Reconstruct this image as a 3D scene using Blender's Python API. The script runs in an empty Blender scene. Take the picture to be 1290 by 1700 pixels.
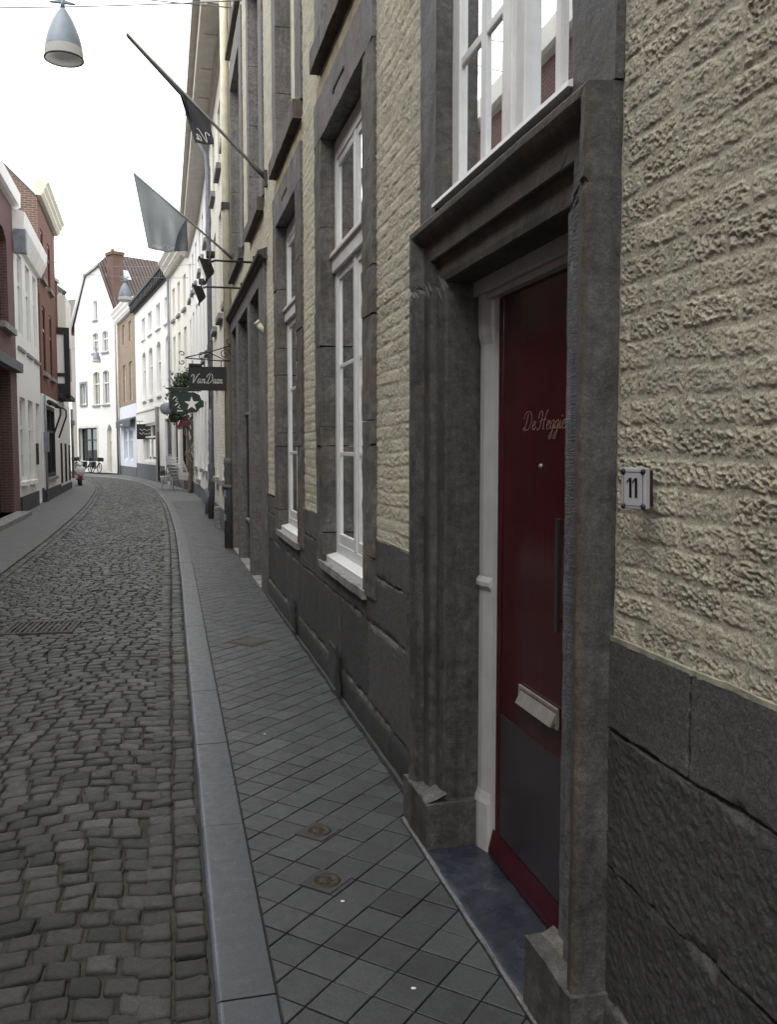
import bpy, math, random
import numpy as np
from mathutils import Vector, Matrix
random.seed(7); RNG = np.random.RandomState(11)
R = math.radians
S = bpy.context.scene
COL = S.collection

# ------------------------------------------------------------------ camera, world, light
cam_d = bpy.data.cameras.new('camera'); cam = bpy.data.objects.new('camera', cam_d); COL.objects.link(cam)
cam_d.sensor_fit = 'HORIZONTAL'; cam_d.sensor_width = 36; cam_d.lens = 36*1470/1290
cam_d.clip_start = .05; cam_d.clip_end = 3000
cam.location = (0, 0, 1.6); cam.rotation_euler = (R(90-4.085), 0, R(-14.205))
S.camera = cam
W = bpy.data.worlds.new('World'); S.world = W; W.use_nodes = True
nt = W.node_tree; bg = nt.nodes['Background']
sky = nt.nodes.new('ShaderNodeTexSky'); sky.sky_type = 'NISHITA'; sky.sun_disc = False
sky.sun_elevation = R(58); sky.sun_rotation = R(235); sky.air_density = 1; sky.dust_density = 4; sky.ozone_density = .6
hs = nt.nodes.new('ShaderNodeHueSaturation'); hs.inputs['Saturation'].default_value = .10
mx = nt.nodes.new('ShaderNodeMix'); mx.data_type = 'RGBA'; mx.inputs[0].default_value = .82
nt.links.new(sky.outputs[0], hs.inputs['Color']); nt.links.new(hs.outputs[0], mx.inputs[6])
mx.inputs[7].default_value = (9.6, 9.75, 10.0, 1)            # the even white cloud layer
nt.links.new(mx.outputs[2], bg.inputs[0]); bg.inputs[1].default_value = .30
sun_d = bpy.data.lights.new('sun', 'SUN'); sun_d.energy = 1.15; sun_d.angle = R(40); sun_d.color = (1, .97, .92)
sun = bpy.data.objects.new('sun', sun_d); COL.objects.link(sun)
sun.rotation_euler = (R(32), 0, R(-55))
S.view_settings.view_transform = 'Standard'; S.view_settings.look = 'None'; S.view_settings.exposure = 0
S.cycles.use_denoising = True
S.cycles.max_bounces = 6; S.cycles.diffuse_bounces = 4; S.cycles.glossy_bounces = 3; S.cycles.sample_clamp_indirect = 4

# ------------------------------------------------------------------ noise
def _h(ix, iy, s):
    n = (ix.astype(np.int64)*374761393 + iy.astype(np.int64)*668265263 + s*974711) & 0xffffffff
    n = ((n ^ (n >> 13))*1274126177) & 0xffffffff
    return ((n ^ (n >> 16)) & 0xffff)/65535.0
def vn(x, y, s=0):
    x = np.asarray(x, float); y = np.asarray(y, float)
    ix = np.floor(x); iy = np.floor(y); fx = x-ix; fy = y-iy
    fx = fx*fx*(3-2*fx); fy = fy*fy*(3-2*fy)
    a = _h(ix, iy, s); b = _h(ix+1, iy, s); c = _h(ix, iy+1, s); d = _h(ix+1, iy+1, s)
    return (a*(1-fx)+b*fx)*(1-fy)+(c*(1-fx)+d*fx)*fy
def fbm(x, y, o=4, s=0):
    t = 0; a = .5; n = 0
    for i in range(o):
        t = t+a*vn(x*2**i+i*17.3, y*2**i+i*9.1, s+i); n += a; a *= .55
    return t/n
def sst(a, b, x):
    t = np.clip((x-a)/(b-a), 0, 1); return t*t*(3-2*t)

# ------------------------------------------------------------------ materials
MATS = {}
class NB:
    def __init__(s, name):
        s.m = bpy.data.materials.new(name); s.m.use_nodes = True; s.t = s.m.node_tree
        s.p = s.t.nodes['Principled BSDF']; MATS[name] = s.m
    def n(s, typ, **kw):
        nd = s.t.nodes.new('ShaderNode'+typ)
        for k, v in kw.items(): setattr(nd, k, v)
        return nd
    def l(s, a, b): s.t.links.new(a, b)
    def coord(s, kind='Object'): return s.n('TexCoord').outputs[kind]
    def noise(s, scale, detail=4, rough=.6, vec=None, stretch=None):
        nd = s.n('TexNoise'); nd.inputs['Scale'].default_value = scale; nd.inputs['Detail'].default_value = detail
        nd.inputs['Roughness'].default_value = rough
        v = vec or s.coord()
        if stretch:
            mp = s.n('Mapping'); mp.inputs['Scale'].default_value = stretch; s.l(v, mp.inputs[0]); v = mp.outputs[0]
        s.l(v, nd.inputs['Vector']); return nd.outputs['Fac']
    def ramp(s, fac, stops):
        r = s.n('ValToRGB'); e = r.color_ramp.elements
        while len(e) < len(stops): e.new(.5)
        for i, (p, c) in enumerate(stops):
            e[i].position = p; e[i].color = (*c, 1) if len(c) == 3 else c
        s.l(fac, r.inputs[0]); return r.outputs[0]
    def mix(s, fac, a, b, mode='MIX'):
        m = s.n('Mix', data_type='RGBA', blend_type=mode)
        for sock, v in ((m.inputs[0], fac), (m.inputs[6], a), (m.inputs[7], b)):
            if isinstance(v, (int, float)): sock.default_value = v
            elif isinstance(v, tuple): sock.default_value = (*v, 1)
            else: s.l(v, sock)
        return m.outputs[2]
    def bump(s, fac, dist, strength=1, prev=None):
        b = s.n('Bump'); b.inputs['Distance'].default_value = dist; b.inputs['Strength'].default_value = strength
        s.l(fac, b.inputs['Height'])
        if prev: s.l(prev, b.inputs['Normal'])
        return b.outputs[0]
    def done(s, col, rough=.7, nrm=None, metal=0, spec=.5):
        if isinstance(col, tuple): s.p.inputs['Base Color'].default_value = (*col, 1)
        else: s.l(col, s.p.inputs['Base Color'])
        if isinstance(rough, (int, float)): s.p.inputs['Roughness'].default_value = rough
        else: s.l(rough, s.p.inputs['Roughness'])
        if nrm: s.l(nrm, s.p.inputs['Normal'])
        s.p.inputs['Metallic'].default_value = metal; s.p.inputs['Specular IOR Level'].default_value = spec
        return s.m
def mul(c, k): return tuple(min(1, v*k) for v in c)
def plain(name, c, rough=.6, var=.25, scale=6, bump=.002, bscale=40, metal=0, spec=.5, stretch=None):
    b = NB(name); f = b.noise(scale, 5, .65, stretch=stretch)
    col = b.ramp(f, [(.3, mul(c, 1-var)), (.7, mul(c, 1+var))])
    nr = b.bump(b.noise(bscale, 3), bump, .6) if bump else None
    return b.done(col, rough, nr, metal, spec)
def brick(name, c1, c2, mortar, scale=1, bw=.22, rh=.065, ms=.010, dirt=.25, bumpd=.006, rough=.85, grime=(.2, .18, .15)):
    b = NB(name); co = b.coord(); sp = b.n('SeparateXYZ'); b.l(co, sp.inputs[0])
    ad = b.n('Math', operation='ADD'); b.l(sp.outputs[0], ad.inputs[0]); b.l(sp.outputs[1], ad.inputs[1])
    cb = b.n('CombineXYZ'); b.l(ad.outputs[0], cb.inputs[0]); b.l(sp.outputs[2], cb.inputs[1])
    br = b.n('TexBrick'); b.l(cb.outputs[0], br.inputs['Vector'])
    br.inputs['Color1'].default_value = (*c1, 1); br.inputs['Color2'].default_value = (*c2, 1); br.inputs['Mortar'].default_value = (*mortar, 1)
    br.inputs['Scale'].default_value = scale; br.inputs['Brick Width'].default_value = bw; br.inputs['Row Height'].default_value = rh
    br.inputs['Mortar Size'].default_value = ms; br.inputs['Mortar Smooth'].default_value = .4; br.inputs['Bias'].default_value = 0
    g = b.noise(1.3, 6, .7)
    gm = b.ramp(g, [(.45, (0, 0, 0)), (.8, (1, 1, 1))])
    m2 = b.n('Math', operation='MULTIPLY'); b.l(gm, m2.inputs[0]); m2.inputs[1].default_value = dirt
    col = b.mix(m2.outputs[0], br.outputs['Color'], grime)
    inv = b.n('Math', operation='SUBTRACT'); inv.inputs[0].default_value = 1; b.l(br.outputs['Fac'], inv.inputs[1])
    nr = b.bump(inv.outputs[0], bumpd, .7); nr = b.bump(b.noise(60, 3), .003, .6, nr)
    return b.done(col, rough, nr)

# rough cream brick of the near house: colour from the vertex attribute "tone"
b = NB('cream_brick'); at = b.n('Attribute', attribute_name='tone')
base = b.ramp(at.outputs['Fac'], [(0, (.15, .14, .105)), (.28, (.36, .34, .265)), (.52, (.54, .515, .405)), (1, (.74, .69, .53))])
pk = b.ramp(b.noise(9, 4, .7), [(.52, (0, 0, 0)), (.75, (1, 1, 1))]); pm = b.n('Math', operation='MULTIPLY'); b.l(pk, pm.inputs[0]); pm.inputs[1].default_value = .5
col = b.mix(pm.outputs[0], base, (.62, .50, .37))
gk = b.ramp(b.noise(2.2, 5, .7), [(.5, (0, 0, 0)), (.8, (1, 1, 1))]); gm = b.n('Math', operation='MULTIPLY'); b.l(gk, gm.inputs[0]); gm.inputs[1].default_value = .5
col = b.mix(gm.outputs[0], col, (.40, .41, .36))
sp = b.ramp(b.noise(190, 3, .8), [(.32, (.5, .49, .46)), (.5, (1, 1, 1)), (.7, (1.35, 1.33, 1.28))]); col = b.mix(.9, col, sp, 'MULTIPLY')
nr = b.bump(b.noise(150, 6, .8), .008, .9)
b.done(col, .85, nr, spec=.3)

def stone(name, c, var=.35, rough=.6, chis=0, rust=0, spec=.4, bumpd=.004, pit=.5):
    b = NB(name); f = b.noise(3.5, 8, .75); f2 = b.noise(26, 6, .78)
    col = b.ramp(f, [(.34, mul(c, 1-var*.9)), (.5, c), (.66, mul(c, 1+var*.9))])
    col = b.mix(.85, col, b.ramp(f2, [(.33, (.22, .22, .22)), (.67, (.80, .80, .80))]), 'OVERLAY')
    st = b.ramp(b.noise(5, 5, .7, stretch=(1.6, 1.6, .10)), [(.38, (1.22, 1.22, 1.22)), (.5, (1, 1, 1)), (.66, (.5, .49, .47))]); col = b.mix(.75, col, st, 'MULTIPLY')
    bt = b.ramp(b.noise(1.7, 4, .65), [(.5, (1, 1, 1)), (.75, (1.0, .93, .82))]); col = b.mix(.8, col, bt, 'MULTIPLY')
    sp = b.ramp(b.noise(70, 3, .8), [(.66, (0, 0, 0)), (.74, (1, 1, 1))]); sm = b.n('Math', operation='MULTIPLY'); b.l(sp, sm.inputs[0]); sm.inputs[1].default_value = .30
    col = b.mix(sm.outputs[0], col, mul(c, 2.4))
    if rust:
        rf = b.ramp(b.noise(2.4, 5, .7), [(.47, (0, 0, 0)), (.62, (1, 1, 1))]); rm = b.n('Math', operation='MULTIPLY'); b.l(rf, rm.inputs[0]); rm.inputs[1].default_value = rust
        col = b.mix(rm.outputs[0], col, (.135, .088, .052))
    s2 = b.ramp(b.noise(170, 2, .8), [(.3, (.6, .6, .6)), (.5, (1, 1, 1)), (.7, (1.6, 1.58, 1.55))]); col = b.mix(.75, col, s2, 'MULTIPLY')
    nr = b.bump(b.noise(38, 6, .8), bumpd, .8)
    if chis: nr = b.bump(b.noise(22, 4, .6, stretch=(1, 1, 9)), chis, .8, nr)
    vo = b.n('TexVoronoi'); vo.inputs['Scale'].default_value = 55; b.l(b.coord(), vo.inputs['Vector'])
    pt = b.ramp(vo.outputs['Distance'], [(.0, (0, 0, 0)), (.16, (1, 1, 1))]); nr = b.bump(pt, .002, pit, nr)
    ro = b.ramp(f2, [(.3, (rough-.14,)*3), (.7, (rough+.12,)*3)])
    return b.done(col, ro, nr, spec=spec)
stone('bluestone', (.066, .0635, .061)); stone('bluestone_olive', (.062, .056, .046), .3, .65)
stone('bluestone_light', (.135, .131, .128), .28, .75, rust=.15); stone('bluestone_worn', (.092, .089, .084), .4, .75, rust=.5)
stone('bluestone_chisel', (.098, .098, .102), .3, .75, chis=.006)  # chiselled finish, lightened to paint in the light on the jamb reveal
stone('plinth_stone', (.070, .070, .071), .42, .72, bumpd=.008)
stone('kerb_stone', (.030, .0335, .042), .40, .36, spec=.6, bumpd=.0012, pit=.12)
b = NB('step_stone'); c_ = b.ramp(b.noise(7, 8, .75), [(.35, (.011, .013, .019)), (.55, (.024, .027, .038)), (.72, (.060, .064, .074))])
c_ = b.mix(.8, c_, b.ramp(b.noise(120, 3, .8), [(.32, (.6, .6, .6)), (.5, (1, 1, 1)), (.70, (1.8, 1.8, 1.8))]), 'MULTIPLY')
b.done(c_, b.ramp(b.noise(9, 5), [(.3, (.22,)*3), (.7, (.5,)*3)]), b.bump(b.noise(40, 5, .8), .0012, .7), spec=.6)
stone('grey_sill', (.22, .215, .21), .25, .8)
plain('chip_stone', (.105, .10, .095), .9, .3, 20, .006, 30)
def attr_stone(name, c, rough, spec, bumpd, lo=.45, hi=1.5, moss=None):
    b = NB(name); at = b.n('Attribute', attribute_name='tone')
    col = b.ramp(at.outputs['Fac'], [(0, mul(c, lo)), (1, mul(c, hi))])
    col = b.mix(.5, col, b.ramp(b.noise(45, 6, .75), [(.3, (.28, .28, .28)), (.7, (.72, .72, .72))]), 'OVERLAY')
    col = b.mix(.4, col, b.ramp(b.noise(1.2, 4, .6), [(.35, (.3, .3, .3)), (.65, (.68, .68, .68))]), 'OVERLAY')
    if moss:
        vo = b.n('TexVoronoi'); vo.inputs['Scale'].default_value = 5.5; b.l(b.coord(), vo.inputs['Vector']); vo.inputs['Randomness'].default_value = 1
        wh = b.ramp(vo.outputs['Distance'], [(.020, (.45, .45, .45)), (.035, (0, 0, 0))]); col = b.mix(wh, col, (.30, .30, .29))
        dk = b.ramp(b.noise(3.2, 6, .75), [(.52, (1, 1, 1)), (.68, (.62, .62, .6))]); col = b.mix(.8, col, dk, 'MULTIPLY')
    sp = b.ramp(b.noise(210, 3, .85), [(.30, (.45, .45, .45)), (.5, (1, 1, 1)), (.66, (1.95, 1.95, 1.9))]); col = b.mix(.85, col, sp, 'MULTIPLY')
    nr = b.bump(b.noise(60, 6, .8), bumpd, .8)
    ro = b.ramp(b.noise(20, 5), [(.3, (rough-.12,)*3), (.7, (rough+.12,)*3)])
    return b.done(col, ro, nr, spec=spec)
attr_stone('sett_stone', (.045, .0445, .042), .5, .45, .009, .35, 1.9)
attr_stone('tile_stone', (.042, .0435, .0435), .52, .45, .002, .72, 1.28, 1)
plain('joint_soil', (.034, .032, .025), .95, .5, 8, .004, 60)
plain('asphalt_ground', (.09, .088, .084), .9, .25, 3, .003, 50)
plain('left_paving', (.115, .115, .114), .8, .2, 4, .002, 40)
def gloss_paint(name, c, rough=.35, var=.12, dirt=.25, bumpd=.0015, grain=(1, 1, .12), bscale=60):
    b = NB(name); f = b.noise(5, 5, .7)
    col = b.ramp(f, [(.3, mul(c, 1-var)), (.7, mul(c, 1+var))])
    dk = b.ramp(b.noise(14, 6, .8), [(.58, (0, 0, 0)), (.78, (1, 1, 1))]); dm = b.n('Math', operation='MULTIPLY'); b.l(dk, dm.inputs[0]); dm.inputs[1].default_value = dirt
    col = b.mix(dm.outputs[0], col, mul(c, .45))
    nr = b.bump(b.noise(bscale, 4, .6, stretch=grain), bumpd, .5)
    return b.done(col, rough, nr)
gloss_paint('white_paint', (.66, .665, .655), .35); gloss_paint('white_frame_old', (.42, .42, .41), .45, .12, .3)
gloss_paint('cream_paint', (.62, .59, .47), .5); gloss_paint('red_paint', (.046, .0034, .0068), .14, .25, .1, .0018, (1, 1, .05), 26)
gloss_paint('red_rail', (.042, .0042, .010), .3, .2, .1)
plain('kick_plate', (.036, .031, .0325), .26, .2, 5, .0006, 50)
plain('dark_metal', (.02, .02, .021), .45, .3, 20, .0005, 60); plain('black_paint', (.014, .014, .015), .5, .3, 9, .001, 50)
plain('steel', (.30, .29, .262), .4, .2, 15, .0006, 80, metal=.3); plain('brass', (.050, .040, .028), .6, .45, 60, .002, 60, metal=.6)
plain('aluminium', (.70, .70, .70), .35, .1, 12, 0); plain('alloy', (.72, .72, .73), .28, .1, 12, 0, metal=1); plain('rust_iron', (.060, .053, .047), .8, .45, 25, .002, 70)
plain('white_enamel', (.40, .39, .40), .3, .06, 9, .0004, 30); plain('black_ink', (.01, .01, .012), .45, .1, 9, 0)
plain('letter_gold', (.36, .25, .20), .5, .2, 30, 0); plain('letter_white', (.74, .72, .68), .6, .1, 30, 0)
plain('sign_black', (.017, .016, .015), .45, .35, 7, .001, 40); plain('sign_green', (.007, .020, .013), .4, .4, 10, .001, 40)
plain('plastic_red', (.20, .02, .03), .4, .2, 9, 0); plain('plastic_white', (.72, .72, .71), .35, .08, 9, 0)
plain('rubber', (.02, .02, .02), .8, .2, 20, .001, 90); plain('leaf', (.035, .062, .025), .6, .55, 12, 0)
plain('mortar', (.27, .26, .20), .9, .35, 14, .006, 40); plain('bark', (.19, .155, .115), .9, .4, 22, .01, 50); plain('slate', (.09, .085, .085), .7, .3, 9, .004, 30)
plain('render_white', (.79, .78, .755), .85, .07, 2.2, .004, 30, stretch=(1.4, 1.4, .22)); plain('render_cream', (.73, .71, .64), .85, .09, 2.5, .004, 30, stretch=(1.4, 1.4, .22))
plain('render_blue', (.68, .72, .80), .8, .06, 2, .002, 30); plain('lead_blue', (.20, .23, .30), .6, .2, 4, .002, 30)
plain('plinth_grey', (.115, .12, .13), .85, .2, 3, .003, 30); plain('plinth_dark', (.045, .045, .046), .85, .25, 3, .004, 30)
plain('pipe_grey', (.19, .20, .225), .5, .25, 6, .001, 30); plain('pipe_cream', (.60, .57, .42), .55, .15, 5, .001, 30)
plain('pipe_iron', (.105, .105, .105), .65, .4, 10, .002, 30); plain('sticker_blue', (.20, .25, .38), .5, .5, 30, 0)
plain('soffit', (.56, .53, .47), .7, .12, 4, .001, 20); plain('curtain', (.30, .29, .27), .9, .2, 4, .01, 12, stretch=(4, 4, .3))
plain('flag_grey', (.36, .385, .395), .8, .12, 3, 0); plain('flag_fold_shade', (.095, .10, .11), .8, .2, 5, 0); plain('flag_black', (.028, .028, .034), .7, .3, 3, 0)
plain('lamp_grey', (.18, .215, .255), .45, .1, 6, 0); plain('lamp_white', (.78, .77, .74), .5, .05, 6, 0)
plain('awning_grey', (.075, .08, .095), .8, .2, 5, .002, 30); plain('awning_red', (.17, .03, .04), .8, .3, 6, .002, 30)
plain('timber_black', (.018, .018, .018), .7, .3, 8, .003, 30); plain('soil', (.03, .025, .02), .95)
plain('yellow_stone', (.36, .30, .19), .85, .3, 6, .006, 30)
brick('white_brick', (.80, .79, .765), (.77, .765, .745), (.70, .69, .665), dirt=.10, bumpd=.008)
brick('ivory_brick', (.70, .68, .585), (.68, .66, .57), (.60, .58, .50), dirt=.16, bumpd=.01)
brick('purple_brick', (.135, .052, .055), (.105, .042, .048), (.16, .12, .11), dirt=.2)
brick('red_brick', (.13, .048, .032), (.165, .060, .038), (.16, .075, .05), dirt=.15)
brick('old_brick', (.105, .055, .040), (.15, .08, .052), (.24, .19, .15), dirt=.4, ms=.014)
brick('tan_brick', (.185, .125, .088), (.27, .19, .13), (.36, .30, .23), dirt=.35, ms=.012)
brick('chimney_brick', (.115, .055, .040), (.085, .042, .032), (.15, .10, .08), dirt=.4)
attr_stone('kerb_worn', (.028, .0305, .037), .36, .6, .0012, .85, 4.6, 1)
b = NB('lamp_diffuser'); b.t.nodes.remove(b.p); d1 = b.n('BsdfDiffuse'); d2 = b.n('BsdfTranslucent'); d1.inputs[0].default_value = (.8, .79, .76, 1); d2.inputs[0].default_value = (.95, .94, .92, 1)
m1 = b.n('MixShader'); m1.inputs[0].default_value = .6; b.l(d1.outputs[0], m1.inputs[1]); b.l(d2.outputs[0], m1.inputs[2]); b.l(m1.outputs[0], b.t.nodes['Material Output'].inputs['Surface'])
b = NB('roof_tile'); wv = b.n('TexWave', wave_type='BANDS', bands_direction='Y', wave_profile='SIN'); wv.inputs['Scale'].default_value = 1.3; wv.inputs['Distortion'].default_value = .6; wv.inputs['Detail Scale'].default_value = 3
b.l(b.coord(), wv.inputs['Vector'])
w2 = b.n('TexWave', wave_type='BANDS', bands_direction='Z', wave_profile='SAW'); w2.inputs['Scale'].default_value = 1.5; b.l(b.coord(), w2.inputs['Vector'])
c1 = b.ramp(wv.outputs['Fac'], [(.2, (.030, .024, .022)), (.6, (.115, .085, .074))]); c1 = b.mix(.5, c1, b.ramp(b.noise(3, 6, .8), [(.3, (.25, .23, .22)), (.7, (.75, .72, .7))]), 'OVERLAY')
c1 = b.mix(.35, c1, b.ramp(w2.outputs['Fac'], [(.0, (.2, .2, .2)), (.3, (.7, .7, .7))]), 'OVERLAY')
nr = b.bump(wv.outputs['Fac'], .07, .9); nr = b.bump(w2.outputs['Fac'], .03, .7, nr); b.done(c1, .85, nr)
def glass(name, dark, refl=1.0, rough=.015):
    b = NB(name); t = b.t; out = t.nodes['Material Output']; t.nodes.remove(b.p)
    df = b.n('BsdfDiffuse'); f = b.ramp(b.noise(1.6, 3), [(.3, mul(dark, .6)), (.7, mul(dark, 1.5))]); b.l(f, df.inputs[0])
    gl = b.n('BsdfGlossy'); gl.inputs['Roughness'].default_value = rough
    gl.inputs['Color'].default_value = (.96, .98, 1, 1)
    nr = b.bump(b.noise(2.2, 2), .004, .12); b.l(nr, gl.inputs['Normal'])
    fr = b.n('Fresnel'); fr.inputs['IOR'].default_value = 1.55
    mu = b.n('Math', operation='MULTIPLY'); b.l(fr.outputs[0], mu.inputs[0]); mu.inputs[1].default_value = refl; mu.use_clamp = True
    ms = b.n('MixShader'); b.l(mu.outputs[0], ms.inputs[0]); b.l(df.outputs[0], ms.inputs[1]); b.l(gl.outputs[0], ms.inputs[2])
    b.l(ms.outputs[0], out.inputs['Surface']); return b.m
glass('window_glass', (.055, .056, .055), 1.1); glass('curtain_glass', (.16, .16, .155), 1.5); glass('shop_glass', (.02, .026, .028), 1.0); glass('white_glass', (.50, .51, .52), .8)

# ------------------------------------------------------------------ mesh helpers
def P(o, label=None, cat=None, group=None, kind=None):
    if label: o['label'] = label
    if cat: o['category'] = cat
    if group: o['group'] = group
    if kind: o['kind'] = kind
    return o
def empty(name, loc=(0, 0, 0), rz=0, label=None, cat=None, group=None):
    o = bpy.data.objects.new(name, None); COL.objects.link(o); o.location = loc; o.rotation_euler = (0, 0, rz)
    o.empty_display_size = .1
    return P(o, label, cat, group)
def rough_pieces(name, mat, parent, *blocks):
    return [MB().rough(*k).build(name, mat, parent) for k in blocks]
class MB:
    def __init__(s): s.v = []; s.f = []; s.sm = []
    def add(s, vs, fs, smooth=False):
        o = len(s.v); s.v += [tuple(v) for v in vs]; s.f += [tuple(i+o for i in f) for f in fs]; s.sm += [smooth]*len(fs); return s
    def quad(s, a, b, c, d): return s.add([a, b, c, d], [(0, 1, 2, 3)])
    def box(s, x0, x1, y0, y1, z0, z1, bev=0):
        if bev <= 0:
            return s.add([(x0, y0, z0), (x1, y0, z0), (x1, y1, z0), (x0, y1, z0), (x0, y0, z1), (x1, y0, z1), (x1, y1, z1), (x0, y1, z1)],
                         [(0, 3, 2, 1), (4, 5, 6, 7), (0, 1, 5, 4), (1, 2, 6, 5), (2, 3, 7, 6), (3, 0, 4, 7)])
        import bmesh
        bm = bmesh.new(); bmesh.ops.create_cube(bm, size=1)
        for v in bm.verts: v.co = Vector(((x0+x1)/2+v.co.x*(x1-x0), (y0+y1)/2+v.co.y*(y1-y0), (z0+z1)/2+v.co.z*(z1-z0)))
        bmesh.ops.bevel(bm, geom=list(bm.edges), offset=min(bev, (x1-x0)*.45, (y1-y0)*.45, (z1-z0)*.45), segments=2, affect='EDGES', profile=.6)
        bm.verts.ensure_lookup_table(); bm.verts.index_update()
        s.add([v.co[:] for v in bm.verts], [[v.index for v in f.verts] for f in bm.faces]); bm.free(); return s
    def tube(s, pts, r, n=8, cap=True):
        pts = [Vector(p) for p in pts]; rs = r if isinstance(r, (list, tuple)) else [r]*len(pts)
        vs = []; up = None
        for i, p in enumerate(pts):
            d = (pts[min(i+1, len(pts)-1)]-pts[max(i-1, 0)]).normalized()
            if up is None: up = Vector((0, 0, 1)) if abs(d.z) < .9 else Vector((1, 0, 0))
            a = d.cross(up).normalized(); up = a.cross(d).normalized()
            for k in range(n):
                t = 2*math.pi*k/n; vs.append(p+(a*math.cos(t)+up*math.sin(t))*rs[i])
        fs = [(i*n+k, i*n+(k+1) % n, (i+1)*n+(k+1) % n, (i+1)*n+k) for i in range(len(pts)-1) for k in range(n)]
        if cap: fs += [tuple(range(n-1, -1, -1)), tuple((len(pts)-1)*n+k for k in range(n))]
        return s.add(vs, fs, True)
    def lathe(s, prof, c=(0, 0, 0), n=20, axis='z'):
        vs = []
        for r, h in prof:
            for k in range(n):
                t = 2*math.pi*k/n; a, b_ = r*math.cos(t), r*math.sin(t)
                p = (a, b_, h) if axis == 'z' else ((a, h, b_) if axis == 'y' else (h, a, b_))
                vs.append((c[0]+p[0], c[1]+p[1], c[2]+p[2]))
        m = len(prof)
        fs = [(i*n+k, i*n+(k+1) % n, (i+1)*n+(k+1) % n, (i+1)*n+k) for i in range(m-1) for k in range(n)]
        return s.add(vs, fs, True)
    def prism(s, poly, a, b_, axis='y'):
        n = len(poly)
        def mk(p, h): return (p[0], h, p[1]) if axis == 'y' else ((h, p[0], p[1]) if axis == 'x' else (p[0], p[1], h))
        vs = [mk(p, a) for p in poly]+[mk(p, b_) for p in poly]
        return s.add(vs, [tuple(range(n)), tuple(range(2*n-1, n-1, -1))]+[(i, (i+1) % n, n+(i+1) % n, n+i) for i in range(n)])
    def ellipsoid(s, c, r, n=12, m=8):
        prof = [(max(1e-4, math.sin(math.pi*i/m)), -math.cos(math.pi*i/m)) for i in range(m+1)]
        t = MB().lathe(prof, n=n)
        return s.add([(c[0]+v[0]*r[0], c[1]+v[1]*r[1], c[2]+v[2]*r[2]) for v in t.v], t.f, True)
    def rough(s, x0, x1, y0, y1, z0, z1, res=.04, amp=.004, seed=0, skip=()):
        """a stone block: subdivided box whose faces and arrises wander a little"""
        def faces():
            for ax in range(3):
                for side in (0, 1):
                    if (ax, side) not in skip: yield ax, side
        lo = (x0, y0, z0); hi = (x1, y1, z1)
        for ax, side in faces():
            a, c = [i for i in range(3) if i != ax]
            na = max(1, int(round((hi[a]-lo[a])/res))); nc = max(1, int(round((hi[c]-lo[c])/res)))
            A, C = np.meshgrid(np.linspace(lo[a], hi[a], na+1), np.linspace(lo[c], hi[c], nc+1), indexing='ij')
            V = np.zeros((A.size, 3)); V[:, a] = A.ravel(); V[:, c] = C.ravel(); V[:, ax] = hi[ax] if side else lo[ax]
            D = np.stack([fbm(V[:, 1]*9+V[:, 0]*7+3, V[:, 2]*9+V[:, 0]*5, 3, seed+k*31)-.5 for k in range(3)], 1)*amp*2
            V = V+D
            idx = np.arange((na+1)*(nc+1)).reshape(na+1, nc+1)
            q = np.stack([idx[:-1, :-1], idx[1:, :-1], idx[1:, 1:], idx[:-1, 1:]], -1).reshape(-1, 4)
            if (side == 1) == (ax == 1): q = q[:, ::-1]
            s.add(V.tolist(), q.tolist(), False)
        return s
    def build(s, name, mat, parent=None, loc=None, smooth=None, rz=0):
        me = bpy.data.meshes.new(name); vs = s.v
        if loc is not None and parent is None and rz == 0: vs = [(v[0]-loc[0], v[1]-loc[1], v[2]-loc[2]) for v in vs]
        me.from_pydata(vs, [], s.f)
        me.polygons.foreach_set('use_smooth', [bool(x) if smooth is None else smooth for x in s.sm])
        me.materials.append(MATS[mat]); me.update()
        o = bpy.data.objects.new(name, me); COL.objects.link(o)
        if parent: o.parent = parent
        if loc is not None: o.location = loc
        if rz: o.rotation_euler = (0, 0, rz)
        return o
def fast_mesh(name, V, F, mat, parent=None, tone=None, smooth=False):
    me = bpy.data.meshes.new(name); V = np.asarray(V, np.float32); F = np.asarray(F, np.int32)
    k = F.shape[1]
    me.vertices.add(len(V)); me.vertices.foreach_set('co', V.ravel())
    me.loops.add(F.size); me.loops.foreach_set('vertex_index', F.ravel())
    me.polygons.add(len(F)); me.polygons.foreach_set('loop_start', np.arange(0, F.size, k, dtype=np.int32))
    me.polygons.foreach_set('loop_total', np.full(len(F), k, np.int32))
    me.polygons.foreach_set('use_smooth', np.full(len(F), smooth, bool))
    me.update(calc_edges=True); me.validate()
    if tone is not None:
        a = me.attributes.new('tone', 'FLOAT', 'POINT'); a.data.foreach_set('value', np.asarray(tone, np.float32))
    me.materials.append(MATS[mat]); o = bpy.data.objects.new(name, me); COL.objects.link(o)
    if parent: o.parent = parent
    return o
def copy_tree(o, parent=None):
    c = o.copy(); COL.objects.link(c)
    if parent: c.parent = parent
    for ch in [x for x in bpy.data.objects if x.parent == o]: copy_tree(ch, c)
    return c

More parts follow.
